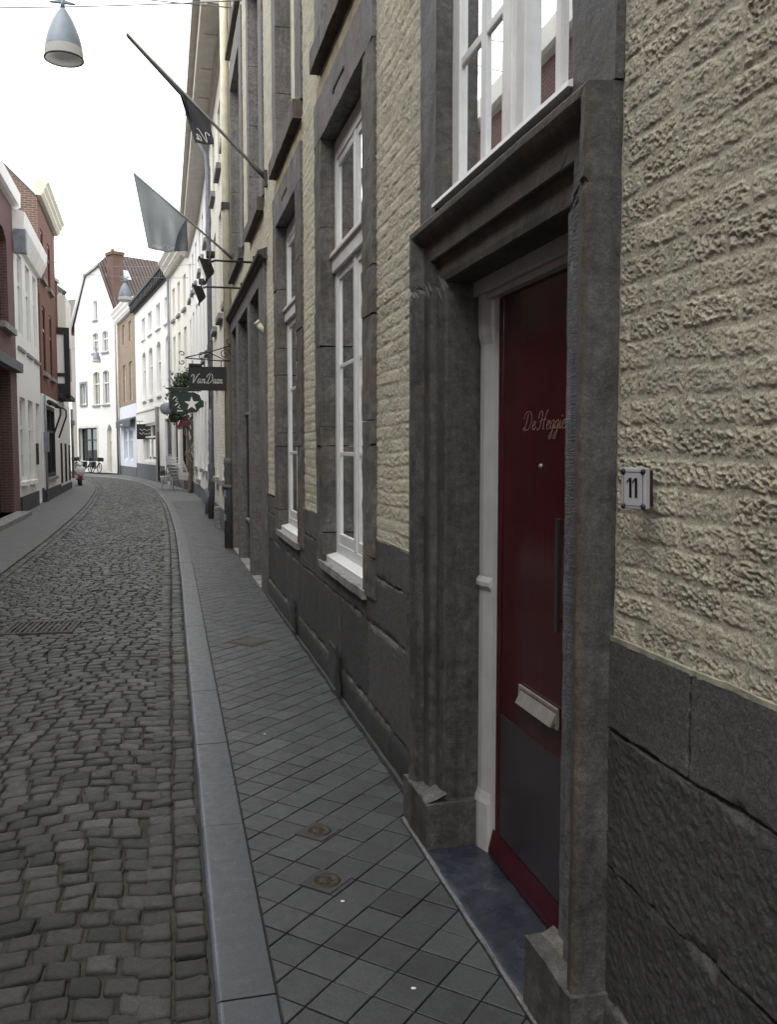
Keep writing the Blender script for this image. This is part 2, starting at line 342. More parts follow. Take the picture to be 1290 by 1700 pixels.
# ------------------------------------------------------------------ handwriting strokes
GL = {
 'V': (.78, [[(-.12, .68), (-.06, .86), (.08, .93), (.18, .78), (.24, .4), (.3, .0), (.42, .3), (.58, .75), (.74, .98), (.86, .93)]]),
 'D': (.98, [[(.34, .9), (.28, .5), (.16, .06)], [(-.12, .62), (-.02, .88), (.28, 1.02), (.66, .9), (.84, .52), (.66, .14), (.34, -.02), (.06, .0), (-.04, .08), (.06, .14), (.3, .02)]]),
 'a': (.5, [[(.36, .36), (.25, .46), (.1, .38), (.03, .18), (.1, .01), (.24, .08), (.36, .38)], [(.37, .43), (.33, .12), (.38, .0), (.5, .12)]]),
 'n': (.5, [[(0, .3), (.07, .43), (.11, .3), (.08, 0)], [(.09, .18), (.2, .38), (.31, .43), (.34, .26), (.32, .06), (.39, .0), (.5, .12)]]),
 'e': (.42, [[(.02, .18), (.2, .24), (.31, .36), (.24, .46), (.1, .38), (.04, .18), (.13, .01), (.28, .03), (.42, .16)]]),
 'H': (.9, [[(-.02, .58), (-.04, .82), (.12, .97), (.3, .88), (.3, .5), (.18, .08), (.02, -.04), (-.08, .08)], [(.86, 1.04), (.7, .8), (.58, .3), (.58, .02), (.72, .05)], [(.12, .4), (.36, .52), (.62, .48), (.74, .58)]]),
 'g': (.46, [[(.36, .36), (.25, .46), (.1, .38), (.03, .18), (.1, .02), (.24, .08), (.36, .38)], [(.37, .43), (.32, -.05), (.24, -.42), (.12, -.52), (.04, -.4), (.16, -.2), (.46, .1)]]),
 'i': (.26, [[(.0, .14), (.09, .43), (.07, .1), (.14, .0), (.26, .12)], [(.15, .6), (.16, .67)]]),
 ' ': (.25, []),
}
def catmull(p, k=8):
    p = [p[0]]+list(p)+[p[-1]]; out = []
    for i in range(1, len(p)-2):
        for j in range(k):
            t = j/k; a, b_, c, d = p[i-1], p[i], p[i+1], p[i+2]
            out.append(tuple(.5*((2*b_[m])+(-a[m]+c[m])*t+(2*a[m]-5*b_[m]+4*c[m]-d[m])*t*t+(-a[m]+3*b_[m]-3*c[m]+d[m])*t**3) for m in range(len(b_))))
    out.append(tuple(p[-2])); return out
def script(mb, text, fn, w=.05, slant=.25, both=False):
    """ribbon lettering; fn maps (x, y) in cap heights to a 3-D point"""
    x0 = 0
    for ch in text:
        adv, strokes = GL[ch]
        for st in strokes:
            pts = [(x0+x+y*slant, y) for x, y in catmull(st)]
            L, Rr = [], []
            for i, p in enumerate(pts):
                q = pts[max(i-1, 0)]; r = pts[min(i+1, len(pts)-1)]
                dx, dy = r[0]-q[0], r[1]-q[1]; n = math.hypot(dx, dy) or 1
                ww = w*(.45+.75*abs(dy)/n)
                L.append((p[0]-dy/n*ww/2, p[1]+dx/n*ww/2)); Rr.append((p[0]+dy/n*ww/2, p[1]-dx/n*ww/2))
            vs = [fn(*p) for p in L]+[fn(*p) for p in Rr]; n = len(L)
            mb.add(vs, [(i, i+1, n+i+1, n+i) for i in range(n-1)])
        x0 += adv
    return x0
#BODY
# ------------------------------------------------------------------ the street surface
CP = [(-1.06, -7), (-1.05, -4), (-1.012, 2), (-.98, 7), (-.945, 12), (-.94, 18), (-1.05, 25.5), (-1.25, 31), (-1.62, 38), (-2.6, 46), (-4.6, 53), (-8.4, 59), (-14, 64.5), (-21, 69)]
_c = np.array(catmull(CP, 24)); _s = np.concatenate([[0], np.cumsum(np.hypot(*np.diff(_c, axis=0).T))])
_tan = np.gradient(_c, axis=0); _tan /= np.hypot(_tan[:, 0], _tan[:, 1])[:, None]
SMAX = _s[-1]
def street(s, t):
    s = np.asarray(s, float); x = np.interp(s, _s, _c[:, 0]); y = np.interp(s, _s, _c[:, 1])
    tx = np.interp(s, _s, _tan[:, 0]); ty = np.interp(s, _s, _tan[:, 1])
    return x+ty*t, y-tx*t
def sheet(name, mat, t0, t1, z, s0=0, s1=SMAX, n=140):
    ss = np.linspace(s0, s1, n); a = street(ss, t0); c = street(ss, t1); m = MB()
    m.add([(x, y, z) for x, y in zip(*a)]+[(x, y, z) for x, y in zip(*c)], [(i, n+i, n+i+1, i+1) for i in range(n-1)])
    return P(m.build(name, mat), kind='structure')
m = MB(); m.quad((-900, -900, -.09), (900, -900, -.09), (900, 900, -.09), (-900, 900, -.09)); P(m.build('ground', 'asphalt_ground'), kind='structure')
sheet('road_bed', 'joint_soil', -1.35, 1.35, -.0265)
sheet('pavement_bed', 'joint_soil', 1.25, 2.6, -.009, 0, 34)
sheet('pavement_far_right', 'left_paving', 1.30, 3.6, -.001, 34-.02, SMAX)
sheet('pavement_left', 'left_paving', -3.6, -1.24, -.004)

def setts():
    C = []                                                    # s, t, half across, half along, slope
    def row_range(s0, s1, step):
        s = s0
        while s < s1: yield s; s += step*(1+RNG.uniform(-.05, .05))
    for k, t in enumerate((1.065, .955)):                     # two straight rows along each kerb
        for sgn in (1, -1):
            for s in row_range(RNG.uniform(0, .1), SMAX-.2, .102): C.append((s, sgn*t+RNG.normal(0, .004), .051+RNG.normal(0, .002), .0465+RNG.normal(0, .002), RNG.normal(0, .03)))
    for s in row_range(.0, SMAX-.5, .101):                    # the field, laid in shallow arcs
        t = -.90+RNG.uniform(-.05, .05)
        while t < .86:
            w = RNG.uniform(.098, .142); tc = t+w/2
            ph = 2*math.pi*(tc-.62)/2.35
            C.append((s+.15*math.cos(ph)+RNG.normal(0, .005), tc, w/2-.004+RNG.normal(0, .0015), .0455+RNG.normal(0, .002), -.15*2*math.pi/2.35*math.sin(ph)+RNG.normal(0, .04)))
            t += w
    C = np.array(C); C = C[(C[:, 0] > .2) & (C[:, 0] < SMAX-.3)]
    C = C[C[:, 1]+C[:, 2] < 1.135]
    N = len(C)
    ang = np.array([.30, .62, .95, 1.27]); ang = np.concatenate([ang, math.pi-ang[::-1], math.pi+ang, 2*math.pi-ang[::-1]]); K = len(ang)
    ca = np.sign(np.cos(ang))*np.abs(np.cos(ang))**.27; sa = np.sign(np.sin(ang))*np.abs(np.sin(ang))**.27
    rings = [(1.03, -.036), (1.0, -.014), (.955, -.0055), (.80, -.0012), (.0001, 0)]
    tilt = RNG.normal(0, .040, (N, 2)); hz = RNG.normal(-.012, .0024, N); V = []; Tn = []
    tone = np.clip(RNG.normal(.42, .16, N)+(RNG.rand(N) > .96)*.45, 0, 1)
    jit = 1+RNG.normal(0, .045, (N, K))
    for q, (sc, z) in enumerate(rings):
        la = C[:, 2:3]*ca[None]*sc*jit; lb = C[:, 3:4]*sa[None]*sc*jit
        s = C[:, 0:1]+lb+la*C[:, 4:5]; t = C[:, 1:2]+la
        X, Y = street(s.ravel(), t.ravel()); zz = z+hz[:, None]+la*tilt[:, :1]+lb*tilt[:, 1:]
        zz = zz+(RNG.normal(0, .0016, zz.shape) if q in (2, 3) else 0)
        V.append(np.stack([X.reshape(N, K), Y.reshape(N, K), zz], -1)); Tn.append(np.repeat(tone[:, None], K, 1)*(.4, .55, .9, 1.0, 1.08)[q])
    V = np.stack(V, 1); Tn = np.stack(Tn, 1); RN = len(rings)
    base = (np.arange(N)*RN*K)[:, None, None]; i = np.arange(RN-1)[None, :, None]; k = np.arange(K)[None, None, :]
    F = np.stack(np.broadcast_arrays(base+i*K+k, base+i*K+(k+1) % K, base+(i+1)*K+(k+1) % K, base+(i+1)*K+k), -1).reshape(-1, 4)
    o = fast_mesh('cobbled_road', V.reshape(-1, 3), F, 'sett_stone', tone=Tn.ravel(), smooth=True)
    P(o, kind='structure')
setts()

def clip(poly, a, b_, c):                                     # keep a*x + b*y >= c
    out = []
    for i, p in enumerate(poly):
        q = poly[(i+1) % len(poly)]; dp = a*p[0]+b_*p[1]-c; dq = a*q[0]+b_*q[1]-c
        if dp >= 0: out.append(p)
        if dp*dq < 0: u = dp/(dp-dq); out.append((p[0]+(q[0]-p[0])*u, p[1]+(q[1]-p[1])*u))
    return out
def tiles():
    V, F, T = [], [], []
    p = .1414; h = p/2-.0028; r2 = math.sqrt(.5)
    for i in range(-40, 260):
        for j in range(-260, 260):
            u, v = (i+.37)*p, (j+.1)*p; x, y = (u+v)*r2+.02, (u-v)*r2
            if not (-6.5 < y < 28 and .1 < x < 1.5): continue
            e0 = float(np.interp(y, [-7, 2, 7, 12, 18, 25.5, 28], [.27, .297, .328, .363, .368, .262, .2]))
            if y > 14 and x > 1.45: continue
            ins = []
            for hh, z in ((h, -.012), (h, -.0012), (h-.0025, 0)):
                q = [(x+(a+c)*r2, y+(a-c)*r2) for a, c in ((-hh, -hh), (-hh, hh), (hh, hh), (hh, -hh))]
                ins.append((clip(q, 1, 0, e0), z))
            if len(ins[0][0]) < 3 or any(len(k[0]) != len(ins[0][0]) for k in ins): continue
            tx, ty, dz = RNG.normal(0, .004), RNG.normal(0, .004), RNG.normal(0, .0006); tn = np.clip(RNG.normal(.5, .27), 0, 1); n = len(ins[0][0]); o = len(V)
            for q, z in ins:
                for a, c in q: V.append((a, c, z+dz+(a-x)*tx+(c-y)*ty)); T.append(tn)
            for r in (0, 1): F += [(o+r*n+k, o+r*n+(k+1) % n, o+(r+1)*n+(k+1) % n, o+(r+1)*n+k) for k in range(n)]
            F.append(tuple(o+2*n+k for k in range(n)))
    me = bpy.data.meshes.new('pavement'); me.from_pydata(V, [], F); a = me.attributes.new('tone', 'FLOAT', 'POINT'); a.data.foreach_set('value', np.array(T, np.float32))
    me.materials.append(MATS['tile_stone']); me.update(); o = bpy.data.objects.new('pavement', me); COL.objects.link(o); P(o, kind='structure')
tiles()

def kerb(name, t0, t1, z1, length, mat, s_first=.4):
    m = MB(); s = s_first; k = 0; tn = []
    while s < SMAX-1.5:
        L = length*(1+random.uniform(-.08, .08)); n = 6; e = .012 if t0 > 0 else .006
        prof = [(t0, -.1), (t0+.002, z1-.014), (t0+.006, z1-.005), (t0+.013, z1), (t0+.024, z1), (t1-.004, z1), (t1, z1-.004), (t1, -.1)]
        dz = random.uniform(-.0015, .0015); vs = []
        ss = np.linspace(s+.003, s+L-.003, n)
        for q in ss:
            for t, z in prof:
                x, y = street([q], t); vs.append((float(x[0]), float(y[0]), z+(dz if z > -.05 else 0))); tn.append(random.uniform(.55, 1) if t0 < t < t0+.02 else 0.0)
        M = len(prof); fs = [(i*M+j, i*M+j+1, (i+1)*M+j+1, (i+1)*M+j) for i in range(n-1) for j in range(M-1)]
        fs += [tuple(range(M-1, -1, -1)), tuple((n-1)*M+j for j in range(M))]
        m.add(vs, fs); s += L; k += 1
    o = m.build(name, mat); a = o.data.attributes.new('tone', 'FLOAT', 'POINT'); a.data.foreach_set('value', np.array(tn, np.float32))
    return P(o, kind='structure')
kerb('kerb_right', 1.125, 1.303, .004, 1.16, 'kerb_worn', .28)
kerb('kerb_left', -1.26, -1.125, .0, 1.0, 'left_paving', .3)

# drain grate in the road and small covers in the pavement
g = empty('drain_grate', (-1.09, 8.42, 0), R(-4), 'rusty slotted iron drain grate sunk in the cobbled road', 'drain grate')
m = MB(); m.box(-.30, .30, -.27, -.235, -.03, .0); m.box(-.30, .30, .235, .27, -.03, .0); m.box(-.30, -.265, -.235, .235, -.03, .0); m.box(.265, .30, -.235, .235, -.03, .0); m.build('rim', 'rust_iron', g)
m = MB()
for k in range(12): x = -.245+k*.0446; m.box(x-.012, x+.012, -.235, .235, -.03, -.003)
m.build('grating', 'rust_iron', g); m = MB(); m.quad((-.27, -.24, -.026), (.27, -.24, -.026), (.27, .24, -.026), (-.27, .24, -.026)); m.build('pit', 'black_ink', g)
for lab, x, y in (('round rusty valve cover in the pavement, nearest to the doorstep', .553, 3.14), ('round rusty valve cover in the pavement, one tile farther from the doorstep', .598, 3.57)):
    v = empty('valve_cover', (x, y, 0), R(45), lab, 'valve cover', 'round valve covers in the pavement')
    m = MB(); m.box(-.069, .069, -.069, .069, -.008, .0035); m.build('frame', 'plinth_dark', v)
    m = MB(); m.lathe([(.0001, .0075), (.015, .0075), (.018, .0055), (.036, .0055), (.039, .0072), (.052, .0072), (.057, .0045), (.058, .0035)], n=24)
    for k in range(6): a = k*math.pi/3; m.box(math.cos(a)*.027-.004, math.cos(a)*.027+.004, math.sin(a)*.027-.004, math.sin(a)*.027+.004, .004, .0075)
    m.build('lid', 'brass', v)
v = empty('inspection_cover', (.66, 7.35, 0), R(45), 'square dark inspection cover halfway along the pavement', 'inspection cover')
m = MB(); m.box(-.14, .14, -.14, .14, -.008, .003); m.build('frame', 'plinth_dark', v); m = MB(); m.box(-.11, .11, -.11, .11, .0, .0055, .003); m.box(-.13, .13, .118, .13, .003, .006); m.build('lid', 'rust_iron', v)
for i, (x, y, lab) in enumerate(((.52, 13.2, 'small flat iron plate in pavement, first one past the shopfront'), (.56, 15.6, 'small flat iron plate in pavement beside the iron drainpipe'), (.55, 18.5, 'small flat iron plate in pavement, farthest along the white wall'))):
    m = MB(); m.box(-.13, .13, -.07, .07, -.006, .004, .002); m.box(-.10, .10, -.045, .045, .004, .006); P(m.build('iron_plate', 'rust_iron', loc=(x, y, 0)), lab, 'iron plate', 'iron plates in the pavement')
    bpy.data.objects[-1] if False else None
# ------------------------------------------------------------------ the near house (wall plane X = 1.08)
XW = 1.08
A = empty('cream_brick_house', (0, 0, 0), 0, 'nearest house on the right, cream brick above dark stone plinth with red door', 'house')
def brick_h(Y, Z):
    wob = fbm(Y*2.1, Z*2.1, 3, 5)-.5
    zz = (Z+wob*.05)/.066; row = np.floor(zz); fz = zz-row
    qq = (Y+vn(row*3.3, row*0, 3)*.36+.07*vn(Y*5, row*1.7, 8)+wob*.02)/.205; c = np.floor(qq); fx = qq-c
    d = np.minimum(np.minimum(fz, 1-fz)*.066, np.minimum(fx, 1-fx)*.208)+(fbm(Y*30, Z*34, 4, 9)-.5)*.020
    m = sst(.0028, .0125, d)*np.where(Y < 2, sst(1.975, 1.966, Y), 1); hb = _h(row, c, 21)
    rg2 = fbm(Y*105, Z*160, 3, 17)
    big = fbm(Y*14, Z*22, 4, 13); rg = 1-np.abs(2*fbm(Y*40+9, Z*85, 5, 14)-1)
    pitt = sst(.53, .68, fbm(Y*85, Z*150, 4, 19)); er = sst(.25, .75, _h(row, c, 33)*.6+.7*vn(Y*2.2, Z*2.2, 35)*.6)
    er = .38+.62*er; face = .0012+(hb-.45)*.002+(big-.5)*.0062+(rg-.66)*.0024*er+(rg2-.5)*.0086*(.25+er)-pitt*.0020*er
    joint = (fbm(Y*18, Z*18, 3, 23)-.5)*.004-.0012+(rg2-.5)*.0015
    h = m*face+(1-m)*joint
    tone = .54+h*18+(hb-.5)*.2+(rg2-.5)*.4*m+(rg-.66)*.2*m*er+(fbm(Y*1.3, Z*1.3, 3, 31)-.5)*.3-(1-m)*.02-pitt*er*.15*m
    return h, np.clip(tone, 0, 1)
def wall_patches(rects, name, fn, mat, parent, x0=XW):
    VV, FF, TT = [], [], []; n = 0
    for y0, y1, z0, z1, ry, rz in rects:
        ny = max(2, int((y1-y0)/ry)); nz = max(2, int((z1-z0)/rz))
        Y, Z = np.meshgrid(np.linspace(y0, y1, ny+1), np.linspace(z0, z1, nz+1), indexing='ij')
        h, t = fn(Y.ravel(), Z.ravel())
        VV.append(np.stack([x0-h, Y.ravel(), Z.ravel()], -1)); TT.append(t)
        idx = np.arange((ny+1)*(nz+1)).reshape(ny+1, nz+1)+n
        FF.append(np.stack([idx[:-1, :-1], idx[:-1, 1:], idx[1:, 1:], idx[1:, :-1]], -1).reshape(-1, 4)); n += (ny+1)*(nz+1)
    return fast_mesh(name, np.concatenate(VV), np.concatenate(FF), mat, parent, np.concatenate(TT), True)
ZP = 1.13
D0, D1 = 1.99, 3.60                       # brick stops at the door surround
W1 = (4.51, 4.77, 6.05, 6.30); W2 = (6.97, 7.26, 8.50, 8.75); SH = (9.50, 14.45)
UP = [(4.40, 4.77, 6.05, 6.30), (6.95, 7.26, 8.50, 8.76), (9.62, 9.98, 11.12, 11.36), (12.05, 12.45, 14.0, 14.28)]
ZL = 3.97; ZU0, ZU1 = 4.17, 7.35
wall_patches([(-.2, 1.3, 1.125, 3.2, .012, .012), (1.3, 1.99, 1.125, 3.0, .0024, .0024), (-.2, 1.99, 3.0, 5.5, .012, .012), (-6.5, -.2, 1.125, 11, .06, .06), (-.2, 4.51, 5.5, 11, .05, .05),
    (1.99, 3.55, 4.6, 5.5, .03, .03), (3.56, 4.51, 1.125, 2.9, .0062, .0055), (3.62, 4.51, 2.9, 4.2, .008, .008), (3.62, 4.40, 4.2, 5.5, .014, .014),
    (4.51, 6.30, ZL, ZU0, .008, .008), (6.30, 6.97, ZP-.005, 4.0, .009, .007), (6.30, 6.95, 4.0, 7.4, .014, .014), (4.40, 6.3, ZU1, 11, .05, .05),
    (6.97, 8.75, ZL, ZU0, .01, .01), (8.75, 9.50, ZP-.005, 4.0, .011, .009), (8.76, 9.62, 4.0, 7.4, .016, .016), (6.3, 9.6, 7.4, 11, .05, .05),
    (9.50, 14.8, 3.6, 4.17, .014, .012), (14.45, 14.8, .0, 3.6, .012, .012), (11.36, 12.05, 4.17, 7.4, .016, .016), (14.28, 14.8, 4.17, 7.4, .016, .016), (9.6, 14.8, ZU1, 7.75, .03, .03), (9.6, 14.8, 7.75, 11, .06, .06)],
    'brick_wall', brick_h, 'cream_brick', A)
m = MB(); m.box(1.45, 9, -6.5, 14.8, 0, 10.9); m.box(.75, 1.46, -6.5, 14.8, 10.95, 11.25); m.build('inner_mass', 'render_cream', A)
# plinth: big blocks with open joints and a rock-faced middle
def plinth_h(Y, Z):
    zj = np.array([.20, .545, .90]); far = Y > 3.5
    zj_all = np.where(far[:, None], np.array([[.21, .66, .93]]), zj[None])
    wob = (fbm(Y*3, Z*3, 3, 41)-.5)*.012
    dz = np.min(np.abs(Z[:, None]+wob[:, None]-zj_all), 1)
    row = np.sum(Z[:, None]+wob[:, None] > zj_all, 1)
    L = .86; q = (Y+vn(row*7.7, row*0, 3)*.9)/L; fx = q-np.floor(q); dx = np.minimum(fx, 1-fx)*L
    hb = _h(row, np.floor(q), 51)
    d = np.minimum(dz, dx)+(fbm(Y*22, Z*22, 3, 43)-.5)*.013
    j = sst(-.001, .0045, d)
    chip = sst(.035, .0, d)*sst(.5, .75, fbm(Y*9, Z*9, 3, 61))
    near = np.where(far, .35, 1.0)
    rough = (fbm(Y*12, Z*12, 5, 45)-.5)*.0055*np.where(row == 3, .3, near)+(fbm(Y*75, Z*75, 4, 47)-.5)*.0065*np.where(row == 3, .3, near)
    h = j*(.012+rough+(hb-.5)*.006)-(1-j)*.012-chip*.010
    h = h+np.where(Z < .2, .006*sst(.22, .16, Z), 0)
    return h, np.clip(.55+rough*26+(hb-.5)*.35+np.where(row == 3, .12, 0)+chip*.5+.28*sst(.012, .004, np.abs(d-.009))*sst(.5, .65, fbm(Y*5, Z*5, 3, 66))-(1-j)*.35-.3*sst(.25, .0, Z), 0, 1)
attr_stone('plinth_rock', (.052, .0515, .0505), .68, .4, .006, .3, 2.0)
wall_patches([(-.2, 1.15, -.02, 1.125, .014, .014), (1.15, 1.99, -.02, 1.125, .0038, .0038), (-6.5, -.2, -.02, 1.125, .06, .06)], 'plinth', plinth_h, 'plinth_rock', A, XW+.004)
PL2 = [(3.56, W1[0]+.01, -.02, ZP, .007, .007), (W1[0], W1[3], -.02, .80, .008, .008), (W1[3]-.01, W2[0]+.01, -.02, ZP, .009, .008),
    (W2[0], W2[3], -.02, .80, .01, .009), (W2[3]-.01, 9.5, -.02, ZP-.02, .012, .01)]
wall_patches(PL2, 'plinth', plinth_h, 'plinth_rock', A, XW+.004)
m = MB()                                   # weathered top ledge of the plinth
for a, c in ((-6.5, 1.99), (3.57, 4.51), (6.30, 6.97), (8.76, 9.5)): rough_pieces('plinth_ledge', 'mortar', A, (1.0705, 1.2, a, c, ZP-.007, ZP+.006, .012, .005, 5))
m = MB(); m.rough(1.052, 1.10, 3.62, 9.5, -.03, .035, .03, .008, 12); m.build('base_fillet', 'plinth_dark', A)

# door surround: one moulded profile run up the jambs and across the head
OY0, OY1, OZ = 2.235, 3.30, 2.24
PR = [(0, 1.24), (0, 1.15), (0, 1.072), (.006, 1.062), (.03, 1.058), (.085, 1.056), (.092, 1.05), (.096, 1.034), (.102, 1.030), (.14, 1.029), (.172, 1.028), (.178, 1.020), (.186, 1.010), (.2, .998), (.214, .990), (.222, .986), (.243, .985), (.25, .990), (.252, 1.0), (.256, 1.06), (.256, 1.12)]
def surround(sl):
    """sl 'L', 'R' jamb or 'T' head; returns vertices, quads"""
    n = {'L': 200, 'R': 200, 'T': 90}[sl]; V = []; z0 = .12
    for i in range(n+1):
        f = i/n
        for u, x in PR:
            zt = OZ+u*.92
            if sl == 'T':
                y = (OY0-u)+(OY1-OY0+2*u)*f; z = zt
            else:
                y = OY1+u if sl == 'L' else OY0-u; z = z0+(zt-z0)*f
            V.append((x, y, z))
    V = np.array(V); a = .0028
    V[:, 0] += (fbm(V[:, 1]*14, V[:, 2]*14, 4, 71)-.5)*a*2; V[:, 1] += (fbm(V[:, 2]*13, V[:, 0]*30, 4, 72)-.5)*a*2; V[:, 2] += 0
    chip = sst(.70, .80, fbm(V[:, 2]*7, V[:, 1]*7, 4, 77)); V[:, 0] += chip*.003
    if sl != 'T': V[:, 0] += np.where(np.abs(V[:, 2]-2.235) < .007, .008, 0)
    M = len(PR); idx = np.arange((n+1)*M).reshape(n+1, M)
    q = np.stack([idx[:-1, :-1], idx[1:, :-1], idx[1:, 1:], idx[:-1, 1:]], -1).reshape(-1, 4)
    if sl == 'R': q = q[:, ::-1]
    if sl == 'T': q = q[:, ::-1]
    return V, q
ds = empty('door_surround', (0, 0, 0)); ds.parent = A
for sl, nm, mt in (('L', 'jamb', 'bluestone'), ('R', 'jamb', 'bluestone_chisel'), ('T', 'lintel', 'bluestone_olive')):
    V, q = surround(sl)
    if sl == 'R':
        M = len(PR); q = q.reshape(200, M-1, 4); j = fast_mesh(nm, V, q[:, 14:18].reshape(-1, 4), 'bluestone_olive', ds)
        fast_mesh('reveal', V, q[:, :14].reshape(-1, 4), 'bluestone_chisel', j); fast_mesh('outer_side', V, q[:, 18:].reshape(-1, 4), 'bluestone', j)  # faces toned apart: stone finish, plus light by facing painted into the colour
    else: fast_mesh(nm, V, q, mt, ds, smooth=False)
m = MB(); rough_pieces('base_block', 'bluestone', ds, (.978, 1.2, OY1-.045, OY1+.30, .018, .20, .022, .006, 3), (.975, 1.2, OY0-.27, OY0+.035, .018, .215, .022, .007, 8))
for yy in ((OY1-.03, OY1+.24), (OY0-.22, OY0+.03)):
    n = 10; vs = []; m = MB()                                   # broken base block tops; pale colour also paints in light on the left
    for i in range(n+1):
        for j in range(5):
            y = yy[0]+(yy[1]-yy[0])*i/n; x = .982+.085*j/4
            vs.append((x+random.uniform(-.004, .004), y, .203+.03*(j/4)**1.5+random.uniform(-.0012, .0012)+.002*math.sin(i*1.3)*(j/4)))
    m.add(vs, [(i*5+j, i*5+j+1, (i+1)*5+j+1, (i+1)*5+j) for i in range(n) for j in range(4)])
    m.build('broken_lit_edge', 'bluestone_worn', ds)
# doorstep with a rounded pale nosing
m = MB(); n = 40; prof = [(1.30, .022), (1.0, .020), (.978, .019), (.968, .015), (.964, .006), (.966, -.02)]
vs = [(x+(.0015*math.sin(i*.9) if x < .98 else 0), 1.93+1.66*i/n, z+random.uniform(-.0006, .0006)) for i in range(n+1) for x, z in prof]
m.add(vs, [(i*6+j, i*6+j+1, (i+1)*6+j+1, (i+1)*6+j) for i in range(n) for j in range(5)], True); st = m.build('doorstep', 'step_stone', A)
m = MB(); m.tube([(.9705+.0008*math.sin(i*.8), 1.95+1.62*i/30, .012) for i in range(31)], .006, 8); m.build('nosing', 'bluestone_light', st)

n = 60; vs = []; m = MB()                   # ragged mortar where the brick meets the right jamb
for i in range(n+1):
    z = 1.13+1.33*i/n; w = .004+.020*max(0, float(fbm(z*9, .3, 4, 91))-.42)*3.2
    vs += [(1.0785, 1.993, z), (1.072 if z > 2.45 else 1.073, 1.985-.001, z), (1.068-w*.5, 1.984+w*.3, z), (1.066-w*1.4, 1.987+w*.05, z)]
m.add(vs, [(4*i+k, 4*i+k+1, 4*i+4+k+1, 4*i+4+k) for i in range(n) for k in range(3)]); m.build('mortar_joint', 'mortar', A)
# white door frame with a moulded post and head
df = empty('door_frame', (0, 0, 0)); df.parent = A
def post(y0, y1, x0, x1, za, zb, mb):
    prof = [(x1, y1), (x0+.03, y1), (x0+.012, y1-.012), (x0, y1-.045), (x0, y1-.085), (x0+.016, y0+.035), (x0+.03, y0+.03), (x0+.035, y0), (x1, y0)]
    zs = [za, za+.19, za+.205, za+.235, 1.05, 1.07, 1.085, 1.105, zb-.19, zb-.15, zb-.10, zb]
    k = [1, 1, .8, .55, .55, 1, 1, .55, .55, .9, 1, 1]; vs = []
    for z, g_ in zip(zs, k):
        for x, y in prof: vs.append((x0+(x-x0)*1 if True else x, y1-(y1-y)*1+(0), z) if g_ == 1 else (x+(.012*(1-g_)/.45 if x < x0+.02 else 0), y-(0.010*(1-g_)/.45 if y > y1-.02 else 0), z))
    M = len(prof); mb.add(vs, [(i*M+j, i*M+j+1, (i+1)*M+j+1, (i+1)*M+j) for i in range(len(zs)-1) for j in range(M-1)])
m = MB(); post(3.14, 3.315, 1.185, 1.28, .02, 2.185, m); m.build('post', 'white_frame_old', df)
m = MB(); m.box(1.19, 1.28, 2.22, 2.36, .02, 2.17); m.build('post', 'white_frame_old', df)
m = MB(); m.box(1.175, 1.28, 2.2, 3.335, 2.185, 2.30, .006); m.box(1.19, 1.28, 2.2, 3.26, 2.160, 2.185, .004); m.build('head', 'white_frame_old', df)

# red door
XD = 1.222
dr = empty('red_door', (0, 0, 0)); dr.parent = A; dr.name = 'door'
m = MB(); m.box(XD, XD+.05, 2.36, 3.14, .05, 2.16); m.box(XD-.004, XD+.001, 3.09, 3.132, .12, 2.15, .002); m.box(XD-.004, XD+.001, 2.37, 2.41, .12, 2.15, .002); m.build('panel', 'red_paint', dr)
m = MB(); m.prism([(XD-.004, .028), (XD-.024, .030), (XD-.023, .05), (XD-.005, .125), (XD-.004, .125)], 2.365, 3.150, 'y'); m.build('weather_board', 'red_rail', dr)
m = MB(); m.box(XD-.0035, XD-.0002, 2.40, 3.085, .127, .60, .001); m.build('kick_plate', 'kick_plate', dr)
lb = MB(); ya, yb, za, zb = 2.575, 2.895, .695, .765
lb.box(XD-.012, XD-.003, ya, yb, za, za+.012, .002); lb.box(XD-.012, XD-.003, ya, yb, zb-.012, zb, .002); lb.box(XD-.012, XD-.003, ya, ya+.012, za+.012, zb-.012); lb.box(XD-.012, XD-.003, yb-.012, yb, za+.012, zb-.012)
lt = lb.build('letterbox', 'steel', dr)
m = MB(); m.prism([(XD-.003, zb-.012), (XD-.006, zb-.012), (XD-.030, za+.008), (XD-.026, za+.006), (XD-.003, za+.03)], ya+.014, yb-.014, 'y'); m.build('flap', 'steel', lt)
m = MB(); m.lathe([(.0001, -.008), (.004, -.0075), (.0075, -.004), (.009, 0)], (XD-.001, 2.745, 1.542), 14, 'x'); m.build('peephole', 'steel', dr)
m = MB(); m.box(XD-.050, XD-.036, 2.505, 2.525, 1.03, 1.385, .003); m.box(XD-.04, XD, 2.508, 2.522, 1.06, 1.075); m.box(XD-.04, XD, 2.508, 2.522, 1.335, 1.35); m.build('handle', 'kick_plate', dr)
m = MB(); hh = .062; script(m, 'De Heggie', lambda x, y: (XD-.0045, 2.892-x*.0735, 1.664+y*hh), .042, .30); m.build('lettering', 'letter_gold', dr)

